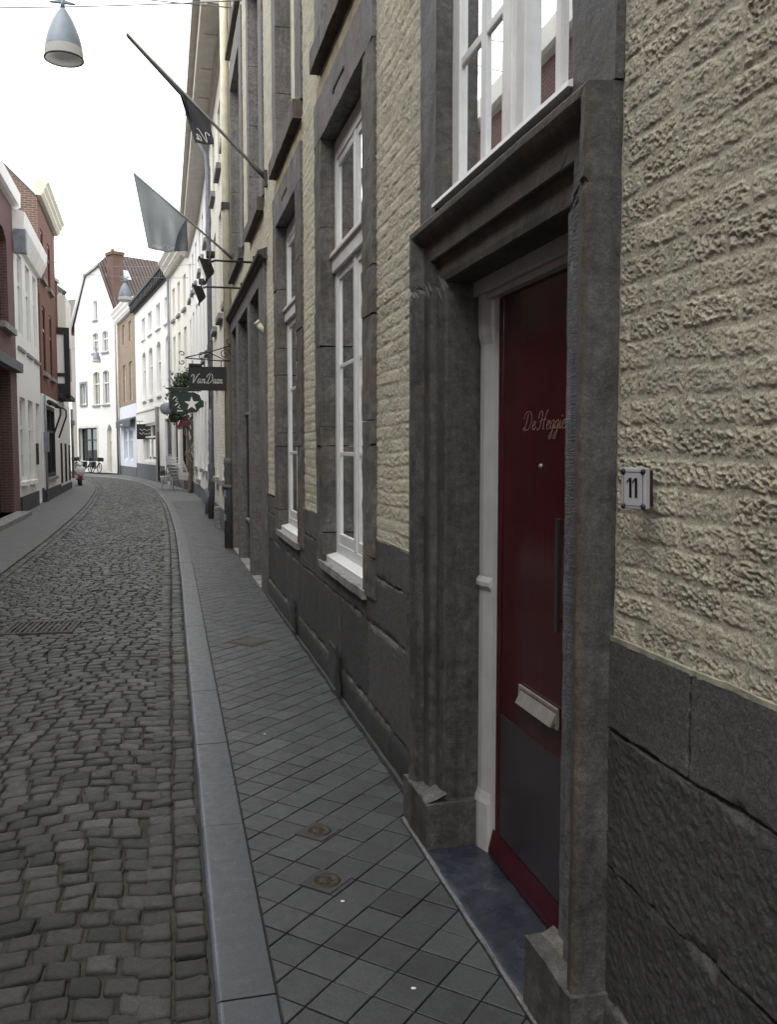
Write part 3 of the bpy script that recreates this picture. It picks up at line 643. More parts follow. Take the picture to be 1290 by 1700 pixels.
# transom window over the door
tw = empty('transom_window', (0, 0, 0)); tw.parent = A
XT = 1.125
rough_pieces('stone_jamb', 'bluestone', tw, (1.056, 1.30, 3.415, 3.63, 2.475, 4.7, .03, .004, 21), (1.056, 1.30, 1.975, 2.215, 2.478, 3.02, .022, .004, 22), (1.056, 1.30, 1.975, 2.215, 3.028, 4.7, .022, .004, 26))
rough_pieces('lintel', 'bluestone', tw, (1.057, 1.30, 2.215, 3.415, 4.25, 4.72, .04, .004, 23))
m = MB(); m.prism([(.992, 2.468), (1.002, 2.478), (1.10, 2.545), (1.30, 2.56), (1.30, 2.40), (1.1, 2.40)], 2.215, 3.415, 'y'); m.build('stone_sill', 'bluestone', tw)
m = MB()
def fr(y0, y1, z0, z1, x0=XT, x1=XT+.05, bv=.006): m.box(x0, x1, y0, y1, z0, z1, bv)
fr(2.20, 2.30, 2.58, 4.3); fr(3.335, 3.43, 2.58, 4.3); fr(2.67, 2.86, 2.60, 4.3, XT-.012); fr(2.735, 2.795, 2.60, 4.3, XT-.03)
fr(2.30, 2.67, 2.585, 2.625); fr(2.86, 3.335, 2.585, 2.625)
fr(2.435, 2.48, 2.625, 4.3, XT+.006); fr(3.06, 3.115, 2.625, 4.3, XT+.006)
for z in (3.06, 3.6): fr(2.86, 3.335, z, z+.035, XT+.008); fr(2.30, 2.67, z+.02, z+.055, XT+.008)
fo = m.build('frame', 'white_paint', tw)
m = MB(); m.quad((XT+.018, 2.2, 2.58), (XT+.018, 3.42, 2.58), (XT+.018, 3.42, 4.3), (XT+.018, 2.2, 4.3)); m.build('pane', 'window_glass', tw)
m = MB(); m.prism([(1.04, 2.545), (1.042, 2.560), (XT+.01, 2.605), (XT+.05, 2.605), (XT+.05, 2.552), (1.09, 2.545)], 2.20, 3.42, 'y'); m.build('sill', 'white_paint', tw)

def tall_window(w, seed):
    o0, i0, i1, o1 = w; root = empty('tall_window', (0, 0, 0)); root.parent = A; root.name = 'window'
    m = MB(); z0, zl = .80, 3.68
    for k, (a, c) in enumerate(((o0, i0), (i1, o1))):
        cuts = [z0, 1.02, 1.62, 1.75, 2.3, 2.55, 3.1, zl]
        m = MB()
        for q in range(len(cuts)-1): m.rough(1.058+random.uniform(-.003, .003), 1.36, a, c, cuts[q]+.0025, cuts[q+1]-.0025, .03, .0075, seed+k*9+q)
        m.build('stone_jamb', 'bluestone_worn', root)
    m = MB(); m.rough(1.056, 1.36, o0, o1, zl, ZL, .04, .005, seed+40); lo = m.build('lintel', 'bluestone_light', root)
    yc = (i0+i1)/2; m = MB(); m.box(1.05, 1.06, yc-.17, yc+.17, zl+.13, zl+.146); m.box(1.05, 1.06, yc+.13, yc+.17, zl+.115, zl+.13); m.build('iron_cramp', 'rust_iron', lo)
    m = MB(); m.rough(1.045, 1.36, i0-.06, i1+.10, .772, .822, .03, .005, seed+50); m.build('stone_sill', 'grey_sill', root)
    X0 = 1.155; m = MB()
    def b_(y0, y1, z0, z1, x0=X0, x1=X0+.08, bv=.005): m.box(x0, x1, y0, y1, z0, z1, bv)
    b_(i0-.02, i0+.065, .84, 3.66); b_(i1-.065, i1+.02, .84, 3.66); b_(i0+.065, i1-.065, 3.53, 3.66)
    b_(i0+.0, i1-.0, 2.79, 2.90, X0-.022); b_(i0-.0, i1+.0, 2.885, 2.915, X0-.04); b_(i0+.065, i1-.065, .86, .95)
    b_(yc-.035, yc+.035, .95, 2.79, X0-.002); b_(yc-.035, yc+.035, 2.915, 3.53, X0+.002)
    for a, c in ((i0+.065, yc-.035), (yc+.035, i1-.065)):
        b_(a, a+.04, .95, 2.79, X0+.006); b_(c-.04, c, .95, 2.79, X0+.006); b_(a+.04, c-.04, .95, 1.02, X0+.006); b_(a+.04, c-.04, 2.73, 2.79, X0+.006)
        for z in (1.55, 2.14): b_(a+.045, c-.045, z, z+.028, X0+.010)
        b_(a, a+.035, 2.915, 3.53, X0+.008); b_(c-.035, c, 2.915, 3.53, X0+.008); b_(a+.035, c-.035, 3.48, 3.53, X0+.008); b_(a+.035, c-.035, 2.915, 2.96, X0+.008)
    m.build('frame', 'white_paint', root)
    m = MB(); m.quad((X0+.019, i0, .85), (X0+.019, i1, .85), (X0+.019, i1, 3.6), (X0+.019, i0, 3.6)); m.build('pane', 'window_glass', root)
    m = MB(); m.prism([(1.085, .822), (1.085, .862), (1.092, .866), (X0+.02, .886), (X0+.02, .822)], i0+.0, i1-.0, 'y'); m.build('sill', 'white_paint', root)
    m = MB(); m.rough(1.064, 1.2, o0+.05, o1-.05, ZL+.0, ZL+.10, .05, .005, seed+60); m.build('relieving_band', 'yellow_stone', root)
tall_window(W1, 100); tall_window(W2, 200)
for k, (o0, i0, i1, o1) in enumerate(UP):
    root = empty('window', (0, 0, 0)); root.parent = A; m = MB()
    for q, (a, c) in enumerate(((o0, i0), (i1, o1))):
        m = MB()
        for z0, z1 in ((ZU0+.11, 4.9), (4.9, 5.5), (5.5, 6.2), (6.2, 7.0)): m.rough(1.062, 1.42, a, c, z0+.003, z1-.003, .06, .004, 300+k*20+q)
        m.build('stone_jamb', 'bluestone_light', root)
    rough_pieces('lintel', 'bluestone_light', root, (1.060, 1.42, o0, o1, 7.0, ZU1, .08, .004, 350+k))
    m = MB(); m.rough(1.005, 1.42, i0-.28 if k else o0, i1+.12, ZU0-.03, ZU0+.11, .05, .004, 360+k); m.build('stone_sill', 'bluestone_worn', root)
    m = MB(); X0 = 1.21
    m.box(X0, X0+.06, i0, i0+.08, ZU0+.11, 7.0); m.box(X0, X0+.06, i1-.08, i1, ZU0+.11, 7.0); m.box(X0, X0+.06, i0+.08, i1-.08, ZU0+.11, ZU0+.22); m.box(X0, X0+.06, i0+.08, i1-.08, 5.95, 6.07); m.box(X0, X0+.06, i0+.08, i1-.08, 6.9, 7.0)
    yc = (i0+i1)/2; m.box(X0+.003, X0+.06, yc-.04, yc+.04, ZU0+.22, 5.95); m.build('frame', 'cream_paint', root)
    m = MB(); m.quad((X0+.04, i0, 4.2), (X0+.04, i1, 4.2), (X0+.04, i1, 7), (X0+.04, i0, 7)); m.build('pane', 'window_glass', root)
for k, (o0, o1) in enumerate(((11.9, 14.2), (9.5, 11.4))):
    root = empty('window', (0, 0, 0)); root.parent = A
    m = MB(); m.rough(1.01, 1.2, o0, o1, 7.52, 7.64, .05, .004, 380+k); m.build('stone_sill', 'bluestone_worn', root)
    rough_pieces('stone_jamb', 'bluestone_light', root, (1.06, 1.3, o0+.1, o0+.45, 7.64, 10, .1, .004, 390), (1.06, 1.3, o1-.45, o1-.1, 7.64, 10, .1, .004, 391))
    m = MB(); m.box(1.2, 1.25, o0+.45, o1-.45, 7.64, 10); m.build('pane', 'window_glass', root)

# stone shopfront
sf = empty('shopfront', (0, 0, 0)); sf.parent = A
for k, (a, c) in enumerate(((9.50, 10.06), (11.06, 11.44), (12.84, 13.24), (14.10, 14.45))): rough_pieces('stone_pier', 'bluestone_light', sf, (1.052, 1.42, a, c, .0, 3.39, .05, .004, 400+k))
m = MB(); m.rough(1.05, 1.42, 9.5, 14.45, 3.39, 3.58, .06, .004, 410); m.build('lintel', 'bluestone_light', sf)
m = MB(); m.prism([(1.10, 3.56), (1.035, 3.58), (1.02, 3.605), (.985, 3.62), (.98, 3.655), (1.10, 3.70)], 9.4, 14.5, 'y'); m.build('hood', 'bluestone_olive', sf)
m = MB(); m.box(1.19, 1.42, 10.06, 11.06, 0, 3.39); m.build('side_door', 'plinth_dark', sf)
for bb in ((11.44, 12.84, 2.1), (13.24, 14.10, .1)): m = MB(); m.box(1.17, 1.42, bb[0], bb[1], bb[2], 3.39); m.build('shop_pane', 'shop_glass', sf)
m = MB()
for k in range(46): z = .62+k*.0316; m.prism([(1.17, z), (1.155, z+.004), (1.153, z+.02), (1.17, z+.028)], 11.44, 12.84, 'y')
m.box(1.17, 1.40, 11.44, 12.84, .6, 2.1); m.build('roller_shutter', 'black_paint', sf)
for bb in ((1.13, 1.41, 2.075, 2.11), (1.12, 1.32, .585, .615)): m = MB(); m.box(bb[0], bb[1], 11.44, 12.84, bb[2], bb[3]); m.build('rail', 'pipe_grey', sf)
m = MB(); m.box(1.165, 1.42, 11.44, 12.84, .02, .585); m.build('stall_riser', 'plinth_dark', sf)
m = MB(); pass
for bb in ((11.44, 12.84, .03), (10.06, 11.06, .025), (13.24, 14.1, .04)): m = MB(); m.box(1.04, 1.31, bb[0], bb[1], -.01, bb[2]); m.build('threshold', 'grey_sill', sf)
# cellar vents with buckled plates
for k, y in enumerate((5.45, 7.4)):
    v = empty('cellar_vent', (0, 0, 0)); v.parent = A
    m = MB(); pts = [(y-.07, .03), (y+.05, .03), (y+.11, .14), (y+.05, .22), (y+.10, .31), (y-.0, .37), (y-.06, .29), (y-.02, .2), (y-.10, .12)]
    m.add([(1.046, a, c) for a, c in pts], [tuple(range(len(pts)))]); m.build('gap', 'black_ink', v)
    m = MB(); m.rough(1.064, 1.10, y+.10, y+.42, .03, .30, .03, .003, 70+k); m.build('plate', 'plinth_dark', v)
# round-bodied alarm spout by the shopfront, flag sockets etc.
m = MB(); m.tube([(1.10, 9.62, 2.80), (.985, 9.60, 2.935)], .03, 12); m.tube([(.99, 9.602, 2.93), (.975, 9.60, 2.947)], .036, 12)
P(m.build('vent_pipe', 'pipe_cream', loc=(1.08, 9.6, 2.8)), 'short cream overflow pipe poking out of the wall beside the shopfront', 'vent pipe')
# house number
hn = empty('house_number_plate', (1.046, 1.808, 1.513), R(0), 'white enamel plate reading 11 with black screws on cream brick', 'number plate')
hn.rotation_euler = (0, R(-2), R(24)); hn.scale = (.85, .66, .86)
m = MB(); m.box(-.028, -.008, -.050, .050, -.056, .052, .004); m.build('plate', 'white_enamel', hn)
m = MB(); m.box(-.008, .012, -.043, .043, -.05, .045); m.build('backing', 'black_paint', hn)
for a, c in ((-1, -1), (-1, 1), (1, -1), (1, 1)): m = MB(); m.lathe([(.0001, -.034), (.006, -.033), (.0085, -.029), (.0085, -.026)], (0, a*.041, .0-.003+c*.046), 10, 'x'); m.build('screw', 'black_ink', hn)
m = MB(); x = -.0292
def bar(y0, y1, z0, z1): m.add([(x, y0, z0), (x, y1, z0), (x, y1, z1), (x, y0, z1)], [(0, 1, 2, 3)])
for y in (.0105, -.0125): bar(y-.0052, y+.0052, -.026, .020); m.add([(x, y+.0052, .020), (x, y+.0150, .010), (x, y+.0150, .0175), (x, y+.0042, .026), (x, y-.0052, .026), (x, y-.0052, .02)], [(0, 1, 2, 3, 4, 5)])
L = [(-.040, -.040), (-.030, -.048), (.030, -.048), (.040, -.040), (.040, .034), (.030, .042), (-.030, .042), (-.040, .034)]
for i in range(8):
    (a, c), (d, e) = L[i], L[(i+1) % 8]; m.add([(x, a, c), (x, d, e), (x, d*.965, e*.965-.0001), (x, a*.965, c*.965-.0001)], [(0, 1, 2, 3)])
m.build('numeral', 'black_ink', hn)
# ------------------------------------------------------------------ houses along the street (local frame: x along the facade, y inward, z up)
def house(label, P0, P1, z1, mat, wins, depth=7, name='house', z0=0, rec=.16, parent=None, top=True):
    dx, dy = P1[0]-P0[0], P1[1]-P0[1]; L = math.hypot(dx, dy)
    root = parent or empty(name, (P0[0], P0[1], 0), math.atan2(dy, dx), label, 'house')
    us = sorted({0, L}|{w[0] for w in wins}|{w[1] for w in wins}); zs = sorted({z0, z1}|{w[2] for w in wins}|{w[3] for w in wins})
    m = MB(); inside = lambda u, z: any(w[0] < u < w[1] and w[2] < z < w[3] for w in wins)
    for i in range(len(us)-1):
        for j in range(len(zs)-1):
            a, c, d, e = us[i], us[i+1], zs[j], zs[j+1]
            if not inside((a+c)/2, (d+e)/2): m.quad((a, 0, d), (c, 0, d), (c, 0, e), (a, 0, e))
    for w in wins:
        a, c, d, e = w[:4]; r = w[5].get('rec', rec) if len(w) > 5 else rec
        m.quad((a, 0, d), (a, 0, e), (a, r, e), (a, r, d)); m.quad((c, 0, d), (c, r, d), (c, r, e), (c, 0, e))
        m.quad((a, 0, e), (c, 0, e), (c, r, e), (a, r, e)); m.quad((a, 0, d), (a, r, d), (c, r, d), (c, 0, d))
        ar = w[5].get('arch', 0) if len(w) > 5 else 0
        if ar:
            n = 8; um = (a+c)/2; pts = [(a+(c-a)*k/n, e-ar*(abs(2*k/n-1)**(1.3 if ar > .3 else 2))) for k in range(n+1)]
            for k in range(n): m.quad((pts[k][0], .004, pts[k][1]), (pts[k+1][0], .004, pts[k+1][1]), (pts[k+1][0], .004, e), (pts[k][0], .004, e)); m.quad((pts[k][0], .004, pts[k][1]), (pts[k][0], r, pts[k][1]), (pts[k+1][0], r, pts[k+1][1]), (pts[k+1][0], .004, pts[k+1][1]))
    m.quad((0, 0, z0), (0, 0, z1), (0, depth, z1), (0, depth, z0)); m.quad((L, 0, z0), (L, depth, z0), (L, depth, z1), (L, 0, z1))
    m.quad((0, depth, z0), (0, depth, z1), (L, depth, z1), (L, depth, z0))
    if top: m.quad((0, 0, z1), (L, 0, z1), (L, depth, z1), (0, depth, z1))
    m.build('wall', mat, root)
    for w in wins: window(root, *w, rec=rec)
    return root, L
def window(root, u0, u1, z0, z1, style='sash', o=None, rec=.16):
    o = o or {}; rec = o.get('rec', rec); fm = o.get('frame', 'white_paint'); gm = o.get('glass', 'curtain_glass'); fw = o.get('fw', .07)
    nm = o.get('name', 'window')
    m = MB(); y0, y1 = rec-.06, rec+.02; a, c = u0+.001, u1-.001
    m.box(a, a+fw, y0, y1, z0, z1); m.box(c-fw, c, y0, y1, z0, z1); m.box(a+fw, c-fw, y0, y1, z0, z0+fw); m.box(a+fw, c-fw, y0, y1, z1-fw, z1)
    um = (u0+u1)/2
    if style in ('sash', 'cross'): tb = z0+(z1-z0)*.64; m.box(a+fw, c-fw, y0-.01, y1, tb-.04, tb+.04)
    if style == 'cross': m.box(um-.03, um+.03, y0+.004, y1, z0+fw, z1-fw)
    if style == 'sash' and z1-z0 > 1.8: m.box(a+fw, c-fw, y0+.01, y1, z0+(z1-z0)*.32-.02, z0+(z1-z0)*.32+.02)
    if style == 'two': m.box(um-.04, um+.04, y0, y1, z0+fw, z1-fw)
    f = m.build(nm, fm, root)
    m = MB(); m.quad((u0, rec, z0), (u1, rec, z0), (u1, rec, z1), (u0, rec, z1)); m.build('panel' if nm == 'door' else 'pane', gm, f)
    if o.get('sill'):
        m = MB(); m.box(u0-.1, u1+.1, -.09, rec-.05, z0-.11, z0-.005); m.build('sill', o['sill'], f)
    if o.get('surround'):
        k = .16; m = MB(); m.box(u0-k, u0, -.025, .1, z0, z1); m.box(u1, u1+k, -.025, .1, z0, z1); m.box(u0-k, u1+k, -.028, .1, z1, z1+k); m.build('stone_surround', o['surround'], f)
def bx(name, mat, root, *b, bev=0):
    m = MB(); m.box(*b, bev); return m.build(name, mat, root)
def cornice(root, L, z0, z1, out, mat, x0=0, steps=3):
    p = [(.05, z0), (-out*.35, z0)]
    for k in range(1, steps+1): zz = z0+(z1-z0)*k/steps; p += [(-out*(.35+.65*k/steps), zz-(z1-z0)/steps*.35), (-out*(.35+.65*k/steps), zz)]
    p += [(.05, z1)]; m = MB(); m.prism([(a, b_) for a, b_ in p], x0, L, 'x'); return m.build('cornice', mat, root)
def pipe(root, mat, pts, r=.05, name='drainpipe', n=10):
    m = MB(); m.tube(pts, r, n); return m.build(name, mat, root)
gs = {'sill': 'grey_sill'}
# B: two white brick houses beyond the near one
wB = [(.7, 1.5, 1.0, 2.9, 'sash', gs), (2.6, 3.4, 1.0, 2.9, 'sash', gs), (4.5, 5.2, .1, 2.7, 'two', {'glass': 'shop_glass', 'name': 'door'}),
      (.7, 1.5, 4.15, 6.1, 'sash', gs), (2.6, 3.4, 4.15, 6.1, 'sash', gs), (4.4, 5.2, 4.15, 6.1, 'sash', gs), (.7, 1.5, 6.9, 8.1, 'sash', gs), (2.6, 3.4, 6.9, 8.1, 'sash', gs), (4.4, 5.2, 6.9, 8.1, 'sash', gs)]
B1, L = house('ivory painted brick house with cream cornice between the two drainpipes on the right', (1.12, 20.6), (1.12, 14.85), 8.66, 'ivory_brick', wB)
bx('plinth', 'plinth_grey', B1, 0, L, -.03, .1, -.02, .42)
m = MB(); m.box(0, L, -.42, .04, 8.66, 8.93); m.box(.02, L, -.54, -.40, 8.90, 9.05); m.box(.0, L, -.05, .04, 8.56, 8.665)
for k in range(4): m.box(.3+k*1.42, .4+k*1.42, -.40, -.04, 8.635, 8.665)
m.box(0, L, -.41, -.33, 8.63, 8.663); m.box(0, L, -.10, -.03, 8.63, 8.664); m.build('cornice', 'soffit', B1)
pc = pipe(B1, 'pipe_cream', [(6.15, -.105, 12), (6.15, -.105, 1.42)], .062); bx('pipe_collar', 'rust_iron', B1, 6.07, 6.23, -.18, -.02, 5.35, 5.45)
m = MB(); m.tube([(6.15, -.11, 1.45), (6.15, -.11, 1.36), (6.15, -.11, 1.30), (6.15, -.12, .0)], [.085, .085, .075, .075], 12); m.tube([(6.15, -.115, 1.02), (6.15, -.115, .96)], .088, 12); pi = m.build('pipe_boot', 'pipe_iron', B1)
m = MB()
for z, h in ((1.15, .09), (.82, .12), (.62, .07), (.45, .1)):
    a0 = -1.9+random.uniform(-.5, .3); m.add([(6.15+math.cos(a0+k*.25)*.0775, -.118+math.sin(a0+k*.25)*.0775, z+q*h) for q in (0, 1) for k in range(5)], [(k, k+1, 5+k+1, 5+k) for k in range(4)])
m.build('sticker', 'sticker_blue', pi)
wB2 = [(.9, 1.8, 1.0, 2.9, 'sash', gs), (3.2, 4.1, 1.0, 2.9, 'sash', gs), (5.4, 6.3, .1, 2.8, 'two', {'name': 'door', 'glass': 'white_glass'}), (7.0, 7.8, 1.0, 2.9, 'sash', gs)]
wB2 += [(u, u+.9, 4.1, 6.2, 'sash', gs) for u in (.9, 2.9, 4.9, 6.9)]+[(u, u+.9, 6.9, 8.1, 'sash', gs) for u in (.9, 2.9, 4.9, 6.9)]
B2, L = house('white painted brick house with grey drainpipe and small grey sills behind the hanging signs', (1.15, 29), (1.15, 20.6), 8.66, 'white_brick', wB2)
bx('plinth', 'plinth_grey', B2, 0, L, -.03, .1, -.02, .40)
m = MB(); m.box(-.1, L, -.42, .04, 8.662, 8.93); m.box(-.15, L, -.54, -.40, 8.90, 9.05); m.box(-.1, L, -.41, -.33, 8.63, 8.665); m.build('cornice', 'soffit', B2)
pg = pipe(B2, 'pipe_grey', [(8.25, -.34, 8.75), (8.25, -.34, 8.6), (8.3, -.11, 8.15), (8.3, -.09, 7.7), (8.3, -.09, 1.2)], .055)
m = MB(); m.tube([(8.3, -.1, 2.5), (8.3, -.1, 1.25), (8.3, -.1, 1.15), (8.3, -.11, 0)], [.056, .056, .075, .075], 10); pi = m.build('pipe_boot', 'pipe_iron', B2)
m = MB()
for k in range(9):
    z = .5+k*.21; a0 = -2.1+random.uniform(-.5, .5); h = random.uniform(.07, .15); rr = .062 if z > 1.15 else .079
    m.add([(8.3+math.cos(a0+q*.3)*rr, -.105+math.sin(a0+q*.3)*rr, z+w*h) for w in (0, 1) for q in range(5)], [(q, q+1, 5+q+1, 5+q) for q in range(4)])
m.build('sticker', 'sticker_blue', pi)
m = MB(); m.rough(.98, 1.14, 18.2, 18.5, -.02, .42, .05, .02, 55); P(m.build('guard_stone', 'grey_sill', loc=(1.06, 18.35, 0)), 'stubby grey guard stone at the foot of the ivory wall', 'guard stone')
m = MB(); m.tube([(1.02, 22.2, 0), (1.02, 22.2, .62), (1.02, 22.2, .66)], [.06, .06, .03], 10); P(m.build('bollard', 'pipe_grey', loc=(1.02, 22.2, 0)), 'short grey bollard against the white wall beyond the grey drainpipe', 'bollard')

# C: two cream / white houses, dormers in the cornice line
wC1 = [(.6, 1.4, 4.2, 6.3, 'sash', gs), (2.3, 3.1, 4.2, 6.3, 'sash', gs), (4.0, 4.8, 4.2, 6.3, 'sash', gs), (.5, 1.6, .1, 2.9, 'two', {'glass': 'shop_glass', 'frame': 'timber_black', 'name': 'door'}), (2.6, 3.5, 1, 2.9, 'sash', gs), (4.2, 5.0, .6, 2.9, 'sash', gs), (.6, 1.4, 7, 8.3, 'sash', gs), (2.3, 3.1, 7, 8.3, 'sash', gs), (4, 4.8, 7, 8.3, 'sash', gs)]
C1, L = house('white plastered house with dormers above its cornice, behind the climbing vine', (1.0, 34.5), (1.15, 29.02), 8.9, 'render_white', wC1)
bx('plinth', 'plinth_grey', C1, 0, L, -.03, .1, -.02, .4); cornice(C1, L, 8.7, 9.2, .42, 'soffit')
for u in (1.4, 3.6):
    d = bx('dormer', 'render_white', C1, u-.5, u+.5, -.05, 2.5, 9.2, 10.5); bx('dormer_window', 'window_glass', d, u-.32, u+.32, -.06, -.04, 9.4, 10.2); bx('dormer_cap', 'render_white', d, u-.6, u+.6, -.2, 2.5, 10.5, 10.65)
m = MB(); m.prism([(.1, 9.2), (3.5, 10.2), (7, 9.2)], 0, L, 'x'); m.build('roof', 'slate', C1)
wC2 = [(.8, 1.5, 4.2, 6.3, 'sash', gs), (2.4, 3.1, 4.2, 6.3, 'sash', gs), (4.1, 4.8, 4.2, 6.3, 'sash', gs), (.8, 1.5, 7, 8.3, 'sash', gs), (2.4, 3.1, 7, 8.3, 'sash', gs), (4.1, 4.8, 7, 8.3, 'sash', gs), (.4, 1.7, .1, 2.9, 'two', {'glass': 'shop_glass', 'name': 'door', 'frame': 'timber_black'}), (2.5, 5.0, .6, 2.9, 'two', {'glass': 'shop_glass', 'frame': 'timber_black'})]
C2, L = house('cream plastered house with timber cafe front behind the stacked chairs', (.38, 40), (1.0, 34.52), 9.1, 'render_cream', wC2)
bx('plinth', 'plinth_dark', C2, 0, L, -.03, .1, -.02, .35); cornice(C2, L, 8.95, 9.55, .5, 'soffit')
m = MB(); m.prism([(.1, 9.55), (3.5, 9.8), (7, 9.55)], 0, L, 'x'); m.build('roof', 'slate', C2); pipe(C2, 'pipe_grey', [(.06, -.1, 9), (.06, -.1, 0)], .05)
# D: white house with the black bracketed cornice
go = {'glass': 'white_glass', 'sill': 'render_white'}
wD = [(2.75, 4.0, 7.3, 8.35, 'two', go), (5.1, 6.4, 7.3, 8.35, 'two', go), (7.8, 9.1, 7.25, 8.35, 'two', go), (10.35, 11.6, 7.2, 8.3, 'two', go)]
wD += [(a, a+1.25, 4.15, 6.6, 'cross', dict(go, arch=.16)) for a in (2.75, 5.15, 7.75, 10.45)]
wD += [(2.6, 6.9, .95, 2.9, 'cross', {'glass': 'curtain_glass', 'fw': .12}), (9.9, 11.3, .1, 2.95, 'two', {'glass': 'shop_glass', 'frame': 'pipe_grey', 'name': 'door'})]
D_, L = house('white house with black bracketed cornice, second row of arched windows and shop window', (-1.45, 51.7), (.36, 40.05), 9.0, 'render_white', wD)
bx('plinth', 'plinth_grey', D_, 0, L-2.2, -.04, .1, -.02, .80); bx('band', 'render_white', D_, 0, L, -.05, .05, 3.55, 3.68)
for u in (2.75, 5.15, 7.75, 10.45): bx('panel_moulding', 'grey_sill', D_, u, u+1.25, -.012, .02, 3.93, 3.97)
m = MB(); m.box(.1, L-.02, -.34, .1, 9.42, 9.60); m.box(.1, L-.02, -.08, .1, 8.98, 9.42)
for k in range(24): u = .2+k*.485; m.box(u, u+.2, -.29, -.08, 9.06, 9.42)
m.build('cornice', 'timber_black', D_)
pt = bx('entrance_post', 'grey_sill', D_, 7.6, 8.2, -.10, .02, 0, 3.6); m = MB(); m.tube([(8.6, -.12, 2.4), (8.6, -.12, .1)], .045); m.build('drainpipe', 'timber_black', D_)
m = MB(); m.prism([(.0, 9.6), (3.6, 9.9), (7, 9.6)], 0, L, 'x'); m.build('roof', 'slate', D_)
d = bx('dormer', 'render_white', D_, 5.6, 8.9, .7, 2.5, 9.7, 10.62); bx('dormer_window', 'shop_glass', d, 5.95, 8.6, .66, .7, 9.8, 10.5); bx('dormer_cap', 'plinth_dark', d, 5.3, 9.1, .5, 2.5, 10.62, 10.78)
# E: narrow tan brick house over a pale blue shopfront
ge = {'glass': 'curtain_glass', 'frame': 'cream_paint', 'fw': .12}
wE = [(1.9, 2.85, 7.85, 9.0, 'two', ge), (4.6, 5.6, 7.8, 8.9, 'two', ge), (1.9, 3.0, 4.4, 6.6, 'cross', ge), (4.5, 5.6, 4.4, 6.6, 'cross', ge)]
E_, L = house('narrow tan brick house with pale blue shopfront and grey awning', (-2.65, 58.5), (-1.47, 51.75), 9.3, 'tan_brick', wE, z0=4.15)
wE2 = [(1.6, 3.1, .9, 2.8, 'cross', {'glass': 'white_glass', 'frame': 'render_blue', 'fw': .14}), (3.8, 5.5, .9, 2.8, 'cross', {'glass': 'white_glass', 'frame': 'render_blue', 'fw': .14})]
house('', (0, 0), (L, 0), 4.15, 'render_blue', wE2, parent=E_, top=False)
bx('plinth', 'plinth_grey', E_, 0, L, -.05, .1, -.02, .55); cornice(E_, L+.1, 9.3, 10.0, .45, 'render_white', -.1)
aw = MB(); aw.prism([(0, 3.42), (-.32, 3.25), (-.32, 2.86), (-.31, 2.86), (-.30, 3.2), (0, 3.3)], .5, L-.2, 'x'); aw = aw.build('awning', 'awning_grey', E_)
m = MB()
for k in range(5): m.tube([(2.6+k*.22, -.33, 2.98+.05*(k % 2)), (2.7+k*.22, -.332, 3.06-.04*(k % 2)), (2.8+k*.22, -.331, 2.97)], .012, 5)
m.build('awning_scroll', 'letter_white', aw)
pipe(E_, 'pipe_cream', [(.45, -.12, 9.3), (.45, -.12, 0)], .06)
# F: white gable house closing the view
gf = {'glass': 'curtain_glass', 'sill': 'grey_sill', 'fw': .08}
wF = [(2.9, 3.8, 7.95, 9.25, 'cross', dict(gf, arch=.1)), (4.4, 5.3, 7.9, 9.25, 'cross', dict(gf, arch=.1)), (2.85, 3.85, 4.5, 6.7, 'cross', dict(gf, arch=.12, frame='cream_paint')), (4.35, 5.3, 4.5, 6.7, 'cross', dict(gf, arch=.12)),
      (.8, 1.75, 4.6, 6.0, 'two', dict(gf, surround='grey_sill')), (.3, 3.3, .75, 3.0, 'cross', {'glass': 'shop_glass', 'frame': 'timber_black', 'rec': .3, 'surround': 'soffit'}), (4.8, 5.6, .05, 3.2, 'sash', {'glass': 'render_cream', 'frame': 'soffit', 'arch': .4, 'name': 'door', 'rec': .25})]
F_, L = house('tall white gable house with brown tiled roof and brick chimney closing the street', (-5.85, 65.5), (-2.7, 59.5), 10.1, 'white_brick', wF, depth=9)
m = MB()
for pl in ([(0, 10.1), (3.15, 10.1), (3.15, 13.3), (2.05, 13.15)], [(3.75, 10.1), (L, 10.1), (4.4, 13.5), (3.75, 13.4)], [(3.15, 11.35), (3.75, 11.35), (3.75, 13.4), (3.15, 13.3)]): m.prism(pl, 0, .35, 'y')
m.build('gable', 'white_brick', F_); window(F_, 3.15, 3.75, 10.1, 11.35, 'plain', gf)
m = MB()
def slab(a, b_, c, d, t=.18): m.add([a, b_, c, d]+[(p[0], p[1], p[2]-t) for p in (a, b_, c, d)], [(0, 1, 2, 3), (7, 6, 5, 4), (0, 4, 5, 1), (1, 5, 6, 2), (2, 6, 7, 3), (3, 7, 4, 0)])
rx, rz = 3.7, 14.5
slab((L+.35, -.12, 9.8), (L+.35, 14, 9.8), (rx, 14, rz), (rx, .9, rz)); slab((rx, .9, rz), (rx, 14, rz), (-.5, 14, 9.8), (-.5, -.1, 9.8))
m.add([(L+.35, -.12, 9.8), (rx, .9, rz), (4.45, -.12, 13.6)], [(0, 1, 2)]); m.add([(-.5, -.1, 9.8), (2.05, -.12, 13.2), (rx, .9, rz)], [(0, 1, 2)]); m.add([(2.05, -.12, 13.2), (4.45, -.12, 13.6), (rx, .9, rz)], [(0, 1, 2)])
m.build('roof', 'roof_tile', F_)
m = MB()
for a, c in (((-.45, 9.75), (2.05, 13.2)), ((2.05, 13.2), (4.45, 13.6))): m.tube([(a[0], -.16, a[1]), (c[0], -.16, c[1])], .10, 6)
m.build('verge_board', 'render_white', F_)
m = MB(); m.tube([(4.45, -.14, 13.6), (L+.35, -.14, 9.8)], .09, 6); m.build('verge_tile', 'roof_tile', F_)
